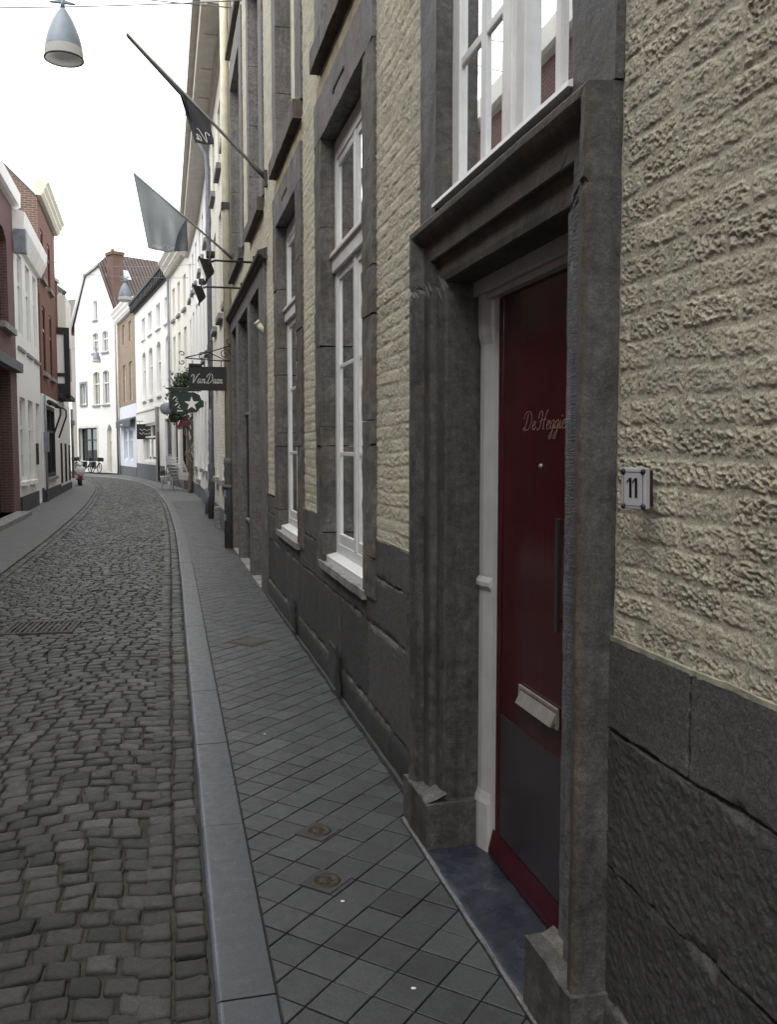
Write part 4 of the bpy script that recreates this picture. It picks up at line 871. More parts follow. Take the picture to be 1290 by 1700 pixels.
ch = bx('chimney', 'chimney_brick', F_, 5.15, 6.05, .10, .80, 10.6, 14.0); bx('chimney_cap', 'chimney_brick', ch, 5.07, 6.13, .02, .88, 14.0, 14.2); bx('flashing', 'pipe_grey', ch, 5.0, 5.15, .05, .8, 11.6, 12.9)
m = MB(); m.tube([(5.4, .4, 14.2), (5.4, .4, 14.45)], .12, 8); m.build('chimney_pot', 'chimney_brick', ch)
pipe(F_, 'pipe_grey', [(L-.05, -.12, 10), (L-.05, -.12, 0)], .09)
sk = MB(); sk.add([(5.05, 1.35, 12.72), (5.05, 1.85, 12.72), (4.55, 1.85, 13.40), (4.55, 1.35, 13.40)], [(0, 1, 2, 3)]); sk.build('skylight', 'white_glass', F_)
# house with the yellow quoins glimpsed at the turn of the street, and slate roofs behind
Gq, L = house('sliver of a cream house with dark windows at the turn of the street', (-9.2, 56), (-6.4, 63.5), 10.5, 'render_cream', [(1, 2, 1, 3, 'cross'), (1, 2, 4.2, 6, 'cross'), (4, 5, 4.2, 6, 'cross'), (6, 6.8, 4.2, 6, 'cross'), (4, 5, 1, 3, 'cross')]) if False else (None, 0)

# left row
L1, L = house('purple brick house with black shop opening and white eaves on the left', (-3.34, -6), (-3.46, 23.4), 7.45, 'purple_brick',
    [(27.25, 28.45, 4.42, 6.6, 'cross', {'frame': 'timber_black', 'glass': 'window_glass', 'arch': .2, 'rec': .22}), (23.9, 25.1, 4.42, 6.6, 'cross', {'frame': 'timber_black', 'glass': 'window_glass', 'arch': .2, 'rec': .22}),
     (20.5, 21.7, 4.42, 6.6, 'cross', {'frame': 'timber_black', 'glass': 'window_glass', 'arch': .2, 'rec': .22}), (16, 17.4, 4.42, 6.6, 'cross', {'frame': 'white_paint', 'glass': 'window_glass'}), (12, 13.4, 4.42, 6.6, 'cross', {'frame': 'white_paint', 'glass': 'window_glass'}), (8, 9.4, 4.42, 6.6, 'cross', {'frame': 'white_paint', 'glass': 'window_glass'}),
     (26.3, 28.45, .1, 3.42, 'two', {'frame': 'timber_black', 'glass': 'shop_glass', 'rec': .35, 'fw': .14}), (22.4, 25.6, .1, 3.42, 'two', {'frame': 'timber_black', 'glass': 'shop_glass', 'rec': .35, 'fw': .14}), (8, 10, .8, 3, 'cross', {'frame': 'white_paint', 'glass': 'window_glass'}), (13, 15, .8, 3, 'cross', {'frame': 'white_paint', 'glass': 'window_glass'})], depth=8)
bx('lintel', 'plinth_grey', L1, 18, L, -.16, .1, 3.44, 3.66); bx('sill', 'grey_sill', L1, 27.05, 28.75, -.14, .1, 4.26, 4.40); bx('sill', 'grey_sill', L1, 23.7, 25.3, -.14, .1, 4.26, 4.40); bx('step', 'grey_sill', L1, 22, 28.8, -.35, .3, -.02, .1)
m = MB(); m.prism([(.05, 7.40), (-.10, 7.44), (-.16, 7.48), (-.17, 7.80), (.05, 7.84)], 0, L+.3, 'x'); m.build('cornice', 'render_white', L1)
m = MB(); m.prism([(.0, 7.84), (4, 7.95), (8, 7.84)], 0, L, 'x'); m.build('roof', 'slate', L1)
wL2 = [(.6, 1.5, 4.5, 6.5, 'cross', {'glass': 'white_glass', 'rec': .12}), (2.2, 3.1, 4.5, 6.5, 'cross', {'glass': 'white_glass', 'rec': .12}), (3.75, 4.6, 4.5, 6.5, 'cross', {'glass': 'white_glass', 'rec': .12}),
       (.35, 1.45, .78, 2.9, 'sash', {'glass': 'white_glass', 'rec': .14, 'sill': 'render_white'}), (2.0, 3.05, .75, 2.9, 'sash', {'glass': 'white_glass', 'rec': .14, 'sill': 'render_white'}), (3.75, 4.7, .06, 2.9, 'sash', {'glass': 'white_glass', 'rec': .14, 'name': 'door'})]
L2, L = house('low white brick house with three bays of white windows and grey plinth on the left', (-3.46, 23.42), (-3.55, 28.4), 6.75, 'white_brick', wL2)
bx('plinth', 'plinth_dark', L2, 0, 3.6, -.05, .1, -.02, .40); bx('plinth', 'plinth_dark', L2, 4.75, L, -.05, .1, -.02, .42)
for a in (.3, 2.0, 3.6): bx('sill_course', 'grey_sill', L2, a, a+1.3, -.05, .05, 4.06, 4.14)
m = MB(); m.prism([(.05, 6.62), (-.10, 6.66), (-.26, 7.0), (-.29, 7.32), (.05, 7.4)], 0, L+.1, 'x'); m.build('cornice', 'render_white', L2); bx('gutter_hopper', 'pipe_grey', L2, -.05, .25, -.30, -.02, 6.35, 6.9)
m = MB(); m.prism([(.0, 7.38), (3.5, 7.45), (7, 7.38)], 0, L, 'x'); m.build('roof', 'slate', L2); bx('letterbox', 'brass', L2, 3.5, 3.66, -.06, .02, 1.15, 1.75)
# red brick upper storeys over a white ground floor
wL3 = [(.55, 1.35, 6.8, 8.25, 'cross', {'frame': 'red_rail', 'glass': 'window_glass', 'rec': .09}), (2.6, 3.4, 6.8, 8.25, 'cross', {'frame': 'red_rail', 'glass': 'window_glass', 'rec': .09}), (.55, 1.35, 3.95, 5.95, 'cross', {'frame': 'red_rail', 'glass': 'window_glass', 'rec': .09}), (2.6, 3.4, 3.95, 5.95, 'cross', {'frame': 'red_rail', 'glass': 'window_glass', 'rec': .09})]
L3, L = house('tall red brick house with stepped cream cornice above a white ground floor on the left', (-3.5, 28.42), (-3.60, 33.5), 9.0, 'red_brick', wL3, z0=3.25)
house('', (0, 0), (L, 0), 3.25, 'white_brick', [(.9, 3.5, .70, 2.95, 'cross', {'frame': 'timber_black', 'glass': 'shop_glass', 'sill': 'grey_sill', 'rec': .05, 'fw': .12})], parent=L3, top=False)
for a, z in ((.3, 6.66), (2.4, 6.66), (.3, 3.8), (2.4, 3.8)): bx('sill', 'grey_sill', L3, a, a+1.3, -.10, .1, z, z+.12)
bx('plinth', 'plinth_dark', L3, 0, L, -.04, .1, -.02, .35); cornice(L3, L+.2, 9.05, 9.5, .34, 'cream_paint', -.02)
m = MB(); m.prism([(.0, 8.95), (4.0, 12.85), (8, 8.95)], .0, .35, 'x'); m.prism([(.36, 9.2), (.3, 8.99), (4, 12.4)], 0.0, .34, 'x') if False else None; m.build('gable', 'old_brick', L3)
bx('side_wall', 'old_brick', L3, -.012, .0, .0, 7, 6.2, 9.0)
m = MB(); m.prism([(.0, 9.05), (4.0, 13.0), (8, 9.05), (8, 8.9), (4, 12.86), (.0, 8.9)], .02, L+.1, 'x'); m.build('roof', 'slate', L3)
m = MB()
for u in (.5, 2.5): m.tube([(u, -.12, 2.95), (u, -.36, 2.93), (u, -.46, 2.85), (u, -.46, 2.65), (u, -.22, 1.95)], .03, 6)
m.tube([(.4, -.14, 3.02), (2.75, -.14, 3.02)], .07, 8); m.build('awning_frame', 'timber_black', L3)
pipe(L3, 'pipe_grey', [(.08, -.06, 3.2), (.08, -.06, 0)], .035); bx('meter_box', 'pipe_grey', L3, .03, .25, -.14, -.0, 1.5, 2.1)
# jettied half-timbered house
L4, L = house('white jettied house with black timber frame, old brick gable and pointed slit niches', (-3.60, 33.52), (-3.72, 38.5), 3.3, 'white_brick', [(.35, .85, .35, 1.8, 'plain', {'arch': .45, 'glass': 'timber_black', 'fw': .04, 'rec': .03, 'frame': 'timber_black'}), (2.2, 2.75, .35, 1.8, 'plain', {'arch': .45, 'glass': 'timber_black', 'fw': .04, 'rec': .03, 'frame': 'timber_black'}), (4.0, 4.6, .35, 1.75, 'plain', {'arch': .45, 'glass': 'timber_black', 'fw': .04, 'rec': .03, 'frame': 'timber_black'})])
bx('plinth', 'plinth_dark', L4, 0, L, -.04, .1, -.02, .25); bx('upper_storey', 'render_cream', L4, .02, 2.5, -.32, 7, 3.52, 7.0); bx('rear_storey', 'render_white', L4, 2.5, L, .02, 7, 3.3, 7.0); bx('side_panel', 'render_white', L4, -.02, .02, -.24, .6, 3.9, 5.62)
for u in (.7, 1.5): bx('upper_window', 'window_glass', L4, u, u+.45, -.33, -.30, 4.1, 5.3)
m = MB(); m.box(-.06, .04, -.42, 2.5, 5.62, 5.86); m.box(-.06, .04, -.42, -.24, 3.3, 5.62); m.box(-.06, .04, -.24, .4, 4.15, 4.27); m.box(-.06, .04, -.24, .4, 3.75, 3.9); m.box(-.06, .05, -.24, -.02, 3.55, 3.76); m.box(-.06, 2.5, -.40, .3, 3.38, 3.52)
m.build('timber_frame', 'timber_black', L4)
m = MB(); m.prism([(-.05, 5.87), (-.05, 7.45), (2.2, 9.2), (7, 9.2), (7, 5.87)], .0, .4, 'x'); m.build('gable', 'old_brick', L4)
m = MB(); m.prism([(-.12, 7.4), (2.2, 9.25), (2.2, 9.38), (-.14, 7.5)], -.06, .42, 'x'); m.build('gable_coping', 'render_white', L4)
m = MB(); m.prism([(-.1, 7.0), (3.5, 9.0), (7, 7.0)], .42, L, 'x'); m.build('roof', 'slate', L4)
m = MB(); m.tube([(L-.1, -.1, 3.2), (L-.1, -.1, .4)], .05, 8); m.box(L-.2, L, -.2, -.05, 2.55, 2.75); m.build('drainpipe', 'pipe_grey', L4)
L5, L = house('cream house with narrow windows just past the jettied house', (-4.05, 40.2), (-5.6, 47.5), 8.2, 'render_cream', [(1.0, 1.9, 4.1, 6, 'cross', {'glass': 'window_glass'}), (3.4, 4.3, 4.1, 6, 'cross', {'glass': 'window_glass'}), (5.6, 6.5, 4.1, 6, 'cross', {'glass': 'window_glass'}), (1, 1.9, 1, 2.9, 'cross', {'glass': 'shop_glass'}), (3.4, 4.3, .1, 2.9, 'two', {'name': 'door', 'glass': 'shop_glass'}), (5.4, 6.6, 1, 2.9, 'cross', {'glass': 'shop_glass'})])
m = MB(); m.prism([(-.2, 8.2), (3.5, 10.6), (7.2, 8.2)], -.1, L, 'x'); m.build('roof', 'slate', L5)
L6, L = house('grey roofed white house in the side street beyond the turn', (-7.5, 52), (-14, 60), 8.4, 'render_white', [(1.5, 2.5, 4.2, 6.2, 'cross'), (4, 5, 4.2, 6.2, 'cross'), (7, 8, 4.2, 6.2, 'cross'), (1.5, 2.5, 1, 2.9, 'cross'), (4, 5, .1, 2.9, 'two', {'name': 'door'}), (7, 8, 1, 2.9, 'cross')])
m = MB(); m.prism([(-.2, 8.4), (4.5, 11.5), (7.2, 8.4)], -.1, L, 'x'); m.build('roof', 'slate', L6)
H7, L = house('pale house across the bend on the far side of the side street', (-20, 80), (-6.2, 66.2), 9.5, 'render_cream', [(3+k*3.2, 4+k*3.2, z, z+1.9, 'cross') for k in range(5) for z in (1, 4.2, 6.9)])
m = MB(); m.prism([(-.2, 9.5), (3.5, 12.8), (7.2, 9.5)], 0, L, 'x'); m.build('roof', 'slate', H7)
# ------------------------------------------------------------------ things hung over and along the street
def lamp(label, x, y, z=6.93):
    r = empty('hanging_lamp', (x, y, z), 0, label, 'street lamp', 'lamps hung over the street'); r.scale = (1, 1, .84)
    m = MB(); m.lathe([(.03, .78), (.05, .75), (.095, .67), (.135, .58), (.172, .47), (.205, .36), (.226, .26), (.236, .19), (.238, .175)], n=28); m.build('shade', 'lamp_grey', r)
    m = MB(); m.lathe([(.236, .175), (.243, .13), (.246, .05), (.247, .02)], n=28); m.build('diffuser_band', 'lamp_diffuser', r)
    m = MB(); m.lathe([(.247, .022), (.256, .015), (.256, -.002), (.246, -.006), (.236, .004)], n=28); m.build('rim', 'dark_metal', r)
    m = MB(); m.lathe([(.238, .006), (.15, .055), (.0001, .025)], n=28); m.build('lens', 'lamp_diffuser', r)
    m = MB(); m.tube([(0, 0, .78), (0, 0, .93)], .028, 10); m.prism([(-.16, 1.03), (-.13, 1.035), (-.05, .985), (.05, .985), (.13, 1.035), (.16, 1.03), (.09, .965), (.035, .93), (.035, .90), (.16, .868), (.16, .858), (-.16, .858), (-.16, .868), (-.035, .90), (-.035, .93), (-.09, .965)], -.02, .02, 'y'); m.build('hanger', 'lamp_grey', r)
    return r
lamp('grey bell lamp hanging nearest, high over the cobbled road', -1.20, 12.9, 6.77)
lamp('grey bell lamp hanging in front of the brick chimney', -1.26, 33.9)
lamp('grey bell lamp hanging in front of the white gable house', -3.93, 58)
def wire(label, a, b_, sag=.15, r=.008):
    n = 16; pts = [(a[0]+(b_[0]-a[0])*i/n, a[1]+(b_[1]-a[1])*i/n, a[2]+(b_[2]-a[2])*i/n-sag*4*(i/n)*(1-i/n)) for i in range(n+1)]
    m = MB(); m.tube(pts, r, 5); return P(m.build('span_wire', 'pipe_grey', loc=a), label, 'wire', 'wires across the street')
wire('thin span wire carrying the nearest lamp across the street', (1.08, 12.9, 7.70), (-3.45, 12.9, 7.70), .04)
wire('thin anchor wire fixed below the nearest lamp wire', (1.08, 12.0, 7.38), (-3.45, 13.8, 7.6), .04)
wire('span wire carrying the lamp before the brick chimney', (1.0, 33.9, 7.86), (-3.66, 33.9, 7.86), .06)
wire('span wire carrying the lamp before the gable house', (-2.5, 57.8, 7.84), (-6.4, 59.2, 7.84), .04)
wire('twin insulated wire slung between red brick house and white house', (1.15, 30.8, 7.75), (-3.5, 30.8, 7.6), .12)

def flag(label, base, tip, pts_fn, mat, text, grp, word):
    f = empty('flag', base, 0, label, 'flag', grp)
    b0 = Vector(base); d = Vector(tip)-b0
    m = MB(); m.tube([(0, 0, 0), tuple(d*.5), tuple(d)], [.017, .014, .009], 10); m.build('pole', 'steel', f)
    m = MB(); m.tube([tuple(d*-.02), tuple(d*.10)], .024, 10); m.box(-.005, .03, -.035, .035, -.10, .06); m.build('socket', 'rust_iron', f)
    nu, nv = 26, 22; vs = []
    for i in range(nu+1):
        for j in range(nv+1): vs.append(tuple(Vector(pts_fn(i/nu, j/nv))-b0))
    m = MB(); m.add(vs, [(i*(nv+1)+j, i*(nv+1)+j+1, (i+1)*(nv+1)+j+1, (i+1)*(nv+1)+j) for i in range(nu) for j in range(nv)], True); c = m.build('cloth', mat, f)
    for off in (.006, -.006):
        m = MB()
        def fn(x, y):
            u, v = text(x, y); p = Vector(pts_fn(min(max(u, 0), 1), min(max(v, 0), 1))); q = Vector(pts_fn(min(u+.01, 1), v))-p; w = Vector(pts_fn(u, min(v+.01, 1)))-p
            n = q.cross(w)
            if n.length < 1e-9: n = Vector((0, 1, 0))
            n.normalize(); return tuple(p+n*off-b0)
        script(m, word, fn, .075, .2); m.build('lettering', 'letter_white', c)
    return f, c
G2 = 'flags on poles angled out from the near house'
b2, t2 = (1.05, 13.75, 4.46), (-.36, 13.55, 5.56)
def cl2(u, v):                            # u along the pole from the wall side, v down the cloth
    k = .47+.53*u; p = [b2[i]+(t2[i]-b2[i])*k for i in range(3)]
    low = (.40-.57*u, 13.62+.02*math.sin(u*9), 4.50-.02*math.sin(u*3.1)); s = v
    w = (.085*math.sin(u*9+v*2.5+.4)+.03*math.sin(u*21-v*3))*v*(1-.4*u)
    return (p[0]+(low[0]-p[0])*s, p[1]+(low[1]-p[1])*s+w, p[2]+(low[2]-p[2])*s)
fb, fc = flag('grey translucent flag on the farther slanting pole', b2, t2, cl2, 'flag_grey', lambda x, y: (.10+x*.185, .965-y*.10), G2, 'VanDaan')
m = MB()                                  # folded-over corner; the shade of doubled cloth is painted into its colour
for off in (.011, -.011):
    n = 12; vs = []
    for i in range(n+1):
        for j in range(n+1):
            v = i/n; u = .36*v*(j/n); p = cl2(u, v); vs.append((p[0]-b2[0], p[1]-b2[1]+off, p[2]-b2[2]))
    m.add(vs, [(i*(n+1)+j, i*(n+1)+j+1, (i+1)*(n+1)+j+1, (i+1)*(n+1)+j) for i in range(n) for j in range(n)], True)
m.build('fold', 'flag_fold_shade', fc)
b1, t1 = (1.05, 9.35, 4.385), (-.28, 9.30, 5.64)
def cl1(u, v):                            # mostly wound round its pole; only the inner corner hangs free
    k = .41+.59*u; p = [b1[i]+(t1[i]-b1[i])*k for i in range(3)]
    r = .055*(1-.65*u)
    if u < .34:
        t = u/.34; w = .02*math.sin(v*5+u*22)*v
        return (p[0]+(.545-.21*t-p[0])*v, p[1]+(9.30-p[1])*v+w, p[2]+(4.645-p[2])*v)
    fall = 0
    a = v*9; roll = (math.cos(a)*r*.6, math.sin(a)*r, -.012+math.sin(a)*r*.7)
    fl = .075*(1-.5*u)+fall
    return (p[0]+roll[0]*(1-fall*2.4)+v*.01-(.10*v*fall/.33)*u*3, p[1]+roll[1]*(1-fall*2)+.012*math.sin(v*6+u*20)*fall*3, p[2]-v*fl*(1 if fall > 0 else .8)+roll[2]*(1-fall*2.4))
flag('black flag wound round the nearer slanting pole with one hanging corner', b1, t1, cl1, 'flag_black', lambda x, y: (.05+x*.17, .93-y*.30), G2, 'Va')

def flood(label, x, y, z, yaw):
    f = empty('floodlight', (1.08, y, z), 0, label, 'floodlight', 'floodlights over the shopfront')
    m = MB(); m.box(-.02, .01, -.025, .025, -.07, .07); m.tube([(0, 0, 0), (x-1.08+.1, 0, .0), (x-1.08+.06, 0, -.02)], .013, 8); m.build('arm', 'dark_metal', f)
    m = MB(); c = Vector((x-1.08-.03, 0, -.11))
    rot = Matrix.Rotation(yaw, 3, 'Y')
    def T(p): return tuple(c+rot@Vector(p))
    front = [(-.015, -.13, -.12), (-.015, .13, -.12), (-.015, .13, .12), (-.015, -.13, .12)]; back = [(.10, -.08, -.07), (.10, .08, -.07), (.10, .08, .07), (.10, -.08, .07)]
    m.add([T(p) for p in front+back], [(0, 1, 2, 3), (7, 6, 5, 4), (0, 4, 5, 1), (1, 5, 6, 2), (2, 6, 7, 3), (3, 7, 4, 0)]); m.add([T((-.02, a, b_)) for a, b_ in ((-.145, -.135), (.145, -.135), (.145, .135), (-.145, .135))]+[T((-.005, a, b_)) for a, b_ in ((-.145, -.135), (.145, -.135), (.145, .135), (-.145, .135))], [(0, 1, 2, 3), (7, 6, 5, 4), (0, 4, 5, 1), (1, 5, 6, 2), (2, 6, 7, 3), (3, 7, 4, 0)]); m.build('housing', 'black_paint', f)
    m = MB(); m.box(c.x+.03, c.x+.13, -.05, .05, .03, .10, .01); m.tube([T((.05, -.14, 0)), (c.x+.08, -.09, .09), (c.x+.08, .09, .09), T((.05, .14, 0))], .01, 6); m.build('bracket', 'rust_iron', f)
    m = MB(); m.add([T((-.0215, a, b_)) for a, b_ in ((-.12, -.11), (.12, -.11), (.12, .11), (-.12, .11))], [(0, 1, 2, 3)]); m.build('lens', 'shop_glass', f)
flood('black floodlight on a rod arm over the shopfront, nearer one', .52, 10.75, 3.80, R(-20)); flood('black floodlight on a rod arm over the shopfront, farther one', .50, 12.5, 3.80, R(-20))

# Van Daan sign on its scrolled bracket
s_ = empty('hanging_sign', (1.06, 14.3, 3.0), 0, 'black board lettered Van Daan on scrolled iron bracket', 'sign')
m = MB(); m.box(-.664, -.085, -.012, .012, -.49, -.118, .003); bd = m.build('board', 'sign_black', s_)
m = MB(); script(m, 'Van', lambda x, y: (-.635+x*.125, -.0145, -.375+y*.145), .075, .3); script(m, 'Daan', lambda x, y: (-.395+x*.100, -.0145, -.375+y*.145), .08, .3); m.build('lettering', 'letter_white', bd)
m = MB(); m.box(-.66, -.46, -.03, .03, -.118, -.075, .004); m.build('bracket_lamp', 'black_paint', s_)
m = MB(); m.tube([(0, 0, -.02), (-.2, 0, -.02), (-.72, 0, .01)], .010, 6); m.tube([(0, 0, .22), (-.25, 0, .14), (-.5, 0, .07), (-.70, 0, .02)], .010, 6); m.tube([(.005, 0, .32), (.005, 0, -.10)], .010, 6)
def curl(cx, cz, r0, turns, sgn, a0=0): m.tube([(cx+math.cos(a0+sgn*k*.45)*r0*(1-k/(turns*14.5)), 0, cz+math.sin(a0+sgn*k*.45)*r0*(1-k/(turns*14.5))) for k in range(int(turns*14))], .0075, 5)
curl(-.10, .085, .085, 1.6, 1); curl(-.33, .05, .05, 1.2, -1, 2); curl(-.47, .03, .04, 1.1, 1, 1); curl(-.76, .07, .05, 1.1, -1, 3); curl(-.76, -.05, .05, 1.1, 1, 3); curl(-.02, .27, .06, .9, 1, 2)
m.tube([(-.12, 0, .0), (-.25, 0, .06), (-.38, 0, .12), (-.5, 0, .09)], .0075, 5)
for x in (-.60, -.16): m.tube([(x, 0, -.02), (x, 0, -.125)], .006, 5)
m.build('bracket', 'dark_metal', s_)
# star sign of the cafe
s2 = empty('cafe_sign', (1.15, 25.3, 2.6), 0, 'dark green shaped sign board with a white star', 'sign')
m = MB(); o = [(-.98, .18), (-.9, .27), (-.72, .31), (-.3, .29), (-.16, .22), (-.12, .10), (-.05, .06), (-.05, -.10), (-.16, -.14), (-.24, -.25), (-.62, -.29), (-.9, -.25), (-.99, -.14)]
m.prism([(a, c+.26) for a, c in o], -.03, .03, 'y'); bd = m.build('board', 'sign_green', s2)
m = MB(); st_ = []
for k in range(10): a = math.pi/2+k*math.pi/5; r = .205 if k % 2 == 0 else .08; st_.append((-.38+math.cos(a)*r, .24+math.sin(a)*r))
m.prism(st_, -.037, -.0301, 'y'); m.build('star', 'letter_white', bd)
m = MB()
for x, z in ((-.82, .36), (-.76, .18)):
    m.tube([(x-.07, -.034, z), (x, -.034, z+.07), (x+.06, -.034, z+.02), (x, -.034, z-.05), (x+.08, -.034, z-.07)], .014, 5)
m.box(-.78, -.62, -.034, -.031, .03, .06); m.build('scroll_mark', 'letter_white', bd)
m = MB(); m.tube([(0, 0, .66), (-1.08, 0, .66)], .02, 6)
for x in (-.2, -.8): m.tube([(x, 0, .66), (x, 0, .54)], .01, 5)
m.box(-1.0, -.12, -.05, .05, .585, .64); m.build('bracket', 'dark_metal', s2)
m = MB(); m.lathe([(.0001, -.05), (.16, -.045), (.19, 0), (.16, .045), (.0001, .05)], (.22-1.15+.02, 0, .34-.05), 18, 'y'); P(m.build('round_sign', 'pipe_grey', loc=None, parent=None), 'round pale grey disc sign just left of the star sign', 'sign').location = (1.0, 28.5, 2.55)
# sign of the shop farther down
s3 = empty('shop_sign', (-.98, 49.0, 2.55), R(-9), 'small black square hanging sign with white squiggle in front of white shop', 'sign')
m = MB(); m.box(-.40, .40, -.02, .02, -.45, .35); bd = m.build('board', 'sign_black', s3); m = MB()
for q in (0, 1): m.tube([(-.26+.07*k, -.028, .05-.2*q+.06*math.sin(k*2.2+q)) for k in range(8)], .014, 5)
m.build('scroll_mark', 'letter_white', bd); m = MB(); m.tube([(-.5, 0, .5), (1.0, 0, .5)], .02, 6); m.tube([(-.25, 0, .5), (-.25, 0, .35)], .012); m.tube([(.25, 0, .5), (.25, 0, .35)], .012); m.build('bracket', 'dark_metal', s3)
# red folded awning beside the vine
ra = empty('red_awning', (.93, 35.6, 2.35), 0, 'small dark red folded awning by the cafe door', 'awning')
m = MB(); m.prism([(0, .5), (-.30, .34), (-.42, .10), (-.36, .05), (-.1, .15), (0, .18)], -.5, .5, 'y'); m.build('canopy', 'awning_red', ra); m = MB(); m.tube([(0, -.4, .1), (-.45, -.4, .0), (-.45, .4, .0), (0, .4, .1)], .02, 6); m.build('frame', 'pipe_grey', ra)

# climbing vine
vi = empty('climbing_vine', (.92, 33.0, 0), 0, 'old climbing vine with twisted bare stems and leafy top on white wall', 'vine')
m = MB()
for k in range(16):
    ph = random.uniform(0, 6.28); am = random.uniform(.05, .22); top = random.uniform(2.4, 3.9); n = 22
    m.tube([(math.sin(ph+i*.55)*am*(.25+i/n)+.03*math.sin(i*1.7+k), math.cos(ph+i*.48)*am*.8, top*i/n) for i in range(n+1)], [max(.008, (.032 if k < 5 else .02)*(1-.6*i/n)) for i in range(n+1)], 6)
m.tube([(0, 0, 0), (.02, 0, .5), (.05, 0, 1.0)], [.08, .06, .05], 8); m.build('stem', 'bark', vi)
m = MB()
for k in range(2600):
    a = random.random(); c = random.choice([(-.25, 0, 3.85, .36, .36, .40), (-.45, 0, 3.40, .26, .3, .34), (-.05, 0, 4.1, .30, .3, .26), (-.32, 0, 2.95, .30, .28, .36), (-.52, 0, 2.75, .18, .22, .22)])
    p = Vector((c[0]+random.gauss(0, .5)*c[3], c[1]+random.gauss(0, .5)*c[4], c[2]+random.gauss(0, .5)*c[5])); s = random.uniform(.035, .07)
    u = Vector((random.gauss(0, 1), random.gauss(0, 1), random.gauss(0, 1))).normalized(); v = u.cross(Vector((random.gauss(0, 1), random.gauss(0, 1), random.gauss(0, 1)))).normalized()
    m.add([p+u*s, p+v*s*.7, p-u*s, p-v*s*.7], [(0, 1, 2, 3)])
m.build('foliage', 'leaf', vi)
# planter
po = empty('potted_plant', (.0, 41.6, 0), 0, 'white flower pot with low green shrub beside the doorway', 'potted plant')
m = MB(); m.lathe([(.0001, .0), (.13, .0), (.185, .30), (.20, .31), (.20, .36), (.175, .36), (.165, .31), (.0001, .31)], n=20); m.build('pot', 'plastic_white', po)
m = MB()
for k in range(420):
    p = Vector((random.gauss(0, .10), random.gauss(0, .10), .42+abs(random.gauss(0, .09)))); s = random.uniform(.02, .045)
    u = Vector((random.gauss(0, 1), random.gauss(0, 1), random.gauss(0, 1))).normalized(); v = u.cross(Vector((random.gauss(0, 1), random.gauss(0, 1), .3))).normalized()
    m.add([p+u*s, p+v*s*.6, p-u*s, p-v*s*.6], [(0, 1, 2, 3)])
m.build('foliage', 'leaf', po)

# stacked terrace chairs
def chair():
    c = empty('terrace_chair')
    def half(sg):
        m = MB(); m.tube([(sg*.26, -.24, 0), (sg*.265, -.25, .42), (sg*.27, -.24, .62), (sg*.275, -.18, .66), (sg*.275, .12, .67), (sg*.25, .20, .70)], .0125, 6); return m
    for sg in (-1, 1):
        half(sg).build('leg', 'aluminium', c); m = MB(); m.tube([(sg*.23, .26, 0), (sg*.22, .2, .43)], .0125, 6); m.build('leg', 'aluminium', c)
    m = MB(); m.tube([(-.25, .20, .70)]+[(-.25+.5*k/8, .20+.09*math.sin(math.pi*k/8), .76+.05*math.sin(math.pi*k/8)) for k in range(1, 8)]+[(.25, .20, .70)], .014, 6)
    for z in (.54, .655):
        n = 10; vs = []
        for k in range(n+1):
            x = -.235+.47*k/n; y = .205+.075*math.sin(math.pi*k/n)
            vs += [(x, y, z), (x, y, z+.085)]
        m.add(vs, [(2*k, 2*k+2, 2*k+3, 2*k+1) for k in range(n)])
    m.build('backrest', 'aluminium', c)
    m = MB()
    for k in range(7): y = -.22+k*.065; m.box(-.235, .235, y, y+.052, .435-.004*k, .447-.004*k)
    m.tube([(-.245, -.23, .437), (.245, -.23, .437)], .014, 6); m.build('seat', 'aluminium', c)
    return c
c0 = chair(); names = ['lowest', 'second from the bottom', 'third from the bottom', 'fourth from the bottom', 'fifth from the bottom', 'topmost']
for k in range(6):
    c = c0 if k == 0 else copy_tree(c0)
    c.location = (.60-.045*k, 34.9-.01*k, .115*k); c.rotation_euler = (R(0), R(-3), R(62))
    P(c, f'aluminium terrace chair, {names[k]} in the stack by the vine', 'chair', 'aluminium chairs stacked outside the cafe')
mm = MB(); mm.prism([(-.30, 0), (-.26, 0), (-.02, .95), (-.05, .97)], -.3, .3, 'y'); mm.prism([(.22, 0), (.18, 0), (-.04, .93), (-.02, .97)], -.3, .3, 'y')
P(mm.build('folding_board', 'pipe_grey', loc=None), 'grey folding board leaning beside the stacked chairs', 'board').location = (.16, 35.6, 0)

# scooter facing the camera
sc = empty('motor_scooter', (-3.60, 41.0, 0), R(8), 'parked red and white motor scooter by the left wall', 'scooter')
def wheel(par, c, r, w, ax='x', spokes=False):
    m = MB(); m.lathe([(r-.06, -w/2), (r-.01, -w/2), (r, 0), (r-.01, w/2), (r-.06, w/2)], c, 22, ax); t = m.build('wheel', 'rubber', par)
    m = MB()
    m.lathe([(.03, -w*.3), (r-.07, -w*.25), (r-.055, 0), (r-.07, w*.25), (.03, w*.3)], c, 18, ax); m.build('rim', 'aluminium', t); return t
wheel(sc, (0, -.55, .22), .22, .11); wheel(sc, (0, .62, .22), .22, .11)
m = MB(); m.ellipsoid((0, -.52, .40), (.105, .24, .12), 14, 8); m.build('mudguard', 'plastic_red', sc)
m = MB(); m.ellipsoid((0, -.40, .66), (.20, .13, .24), 16, 10); m.box(-.17, .17, -.36, -.30, .30, .78, .03); m.ellipsoid((0, -.36, .93), (.14, .13, .09), 14, 8); m.build('front_shield', 'plastic_white', sc)
m = MB(); m.ellipsoid((0, -.49, .90), (.06, .03, .05), 12, 8); m.build('headlight', 'lamp_white', sc)
m = MB(); m.ellipsoid((0, .42, .55), (.20, .44, .20), 16, 10); m.box(-.15, .15, -.3, .3, .24, .32, .03); m.build('body', 'plastic_red', sc)
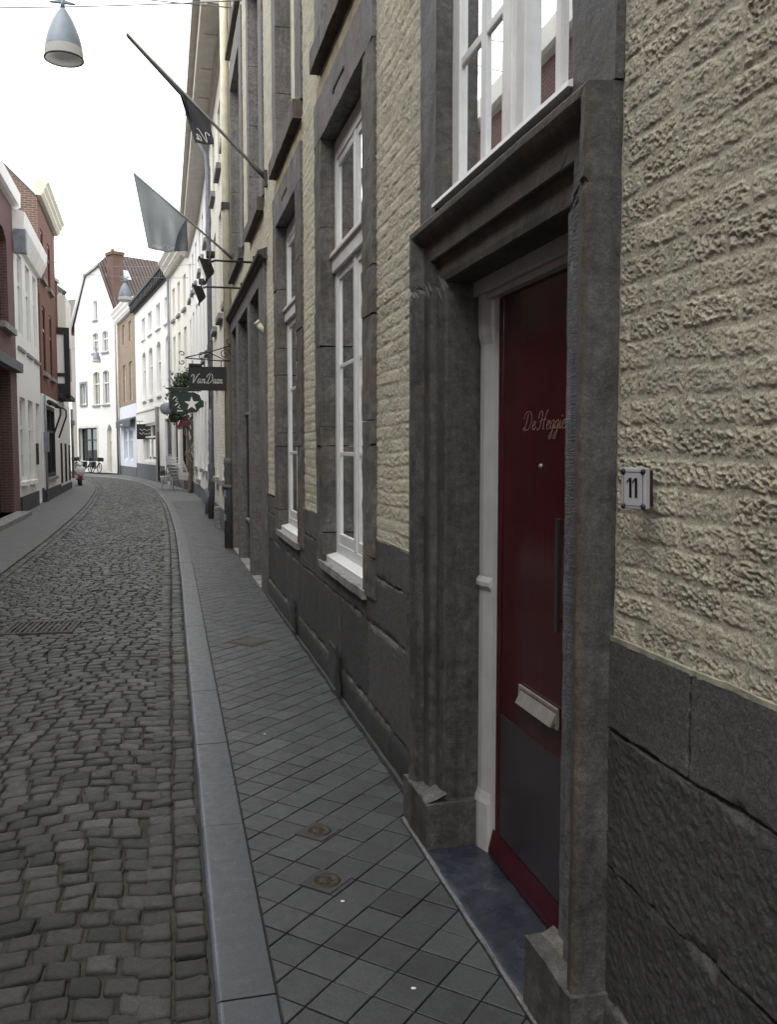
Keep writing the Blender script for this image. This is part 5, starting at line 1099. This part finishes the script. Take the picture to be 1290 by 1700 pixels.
m = MB(); m.ellipsoid((0, .36, .76), (.16, .38, .07), 14, 8); m.build('seat', 'rubber', sc)
m = MB(); m.tube([(-.32, -.30, .97), (-.12, -.36, .99), (.12, -.36, .99), (.32, -.30, .97)], .018, 8)
for q in (-1, 1): m.tube([(q*.22, -.33, .99), (q*.29, -.36, 1.13)], .008, 6); m.ellipsoid((q*.30, -.36, 1.16), (.055, .012, .035), 10, 6)
m.build('handlebar', 'dark_metal', sc)
# bicycles along the gable house
def bicycle():
    b_ = empty('bicycle')
    for x in (-.53, .53):
        m = MB(); m.lathe([(.295, -.03), (.345, 0), (.295, .03), (.300, 0), (.295, -.03)], (x, 0, .345), 26, 'y'); t = m.build('wheel', 'rubber', b_)
        m = MB()
        for k in range(12): a = k*math.pi/6; m.tube([(x, 0, .345), (x+math.cos(a)*.315, 0, .345+math.sin(a)*.315)], .003, 4, False)
        m.build('spoke', 'steel', t)
    m = MB(); J = {'rear': (-.53, 0, .345), 'bb': (-.05, 0, .30), 'seat': (-.20, 0, .80), 'head': (.36, 0, .82), 'hl': (.40, 0, .66), 'front': (.53, 0, .345)}
    for a, c in (('rear', 'bb'), ('rear', 'seat'), ('bb', 'seat'), ('bb', 'hl'), ('seat', 'head'), ('head', 'hl'), ('hl', 'front')): m.tube([J[a], J[c]], .028, 7)
    m.build('frame', 'black_paint', b_)
    m = MB(); m.tube([(-.2, 0, .8), (-.23, 0, .93)], .014, 6); m.ellipsoid((-.22, 0, .95), (.13, .08, .035), 12, 6); m.build('saddle', 'rubber', b_)
    m = MB(); m.tube([(.36, 0, .82), (.33, 0, 1.0), (.36, .1, 1.03), (.22, .28, 1.03)], .013, 6); m.tube([(.33, 0, 1.0), (.36, -.1, 1.03), (.22, -.28, 1.03)], .013, 6); m.build('handlebar', 'dark_metal', b_)
    m = MB(); m.tube([(-.72, -.07, .73), (-.72, .07, .73), (-.33, .06, .74), (-.33, -.06, .74), (-.72, -.07, .73)], .01, 5); m.build('carrier', 'dark_metal', b_)
    m = MB(); m.box(.34, .66, -.2, .2, .78, 1.02, .03); m.build('basket', 'timber_black', b_); m = MB(); m.box(-.75, -.35, -.17, -.08, .38, .72, .03); m.box(-.75, -.35, .08, .17, .38, .72, .03); m.box(-.74, -.36, -.08, .08, .70, .73); m.build('pannier', 'timber_black', b_)
    return b_
bk = bicycle()
for k, (x, y, rz, lab) in enumerate(((-4.35, 60.9, R(-62), 'dark bicycle nearest the door of the white gable house'), (-5.0, 62.0, R(-62), 'dark bicycle leaning in front of the gable house shop window'), (-5.55, 63.2, R(112), 'dark bicycle at the left end of the row before the shop window'))):
    c = bk if k == 0 else copy_tree(bk)
    c.location = (x, y, 0); c.rotation_euler = (R(-5), 0, rz); P(c, lab, 'bicycle', 'bicycles parked before the white gable house')

for i, (x, y) in enumerate(((.585, 2.98), (.69, 2.43), (.52, 4.9))):
    m = MB(); m.box(x-.005, x+.006, y-.004, y+.005, .0, .004, .002); m.box(x-.001, x+.008, y-.007, y-.001, .001, .006, .002)
    P(m.build('paper_scrap', 'plastic_white', loc=(x, y, 0)), 'tiny white paper scrap lying on the dark pavement tiles', 'litter', 'white scraps on the pavement')
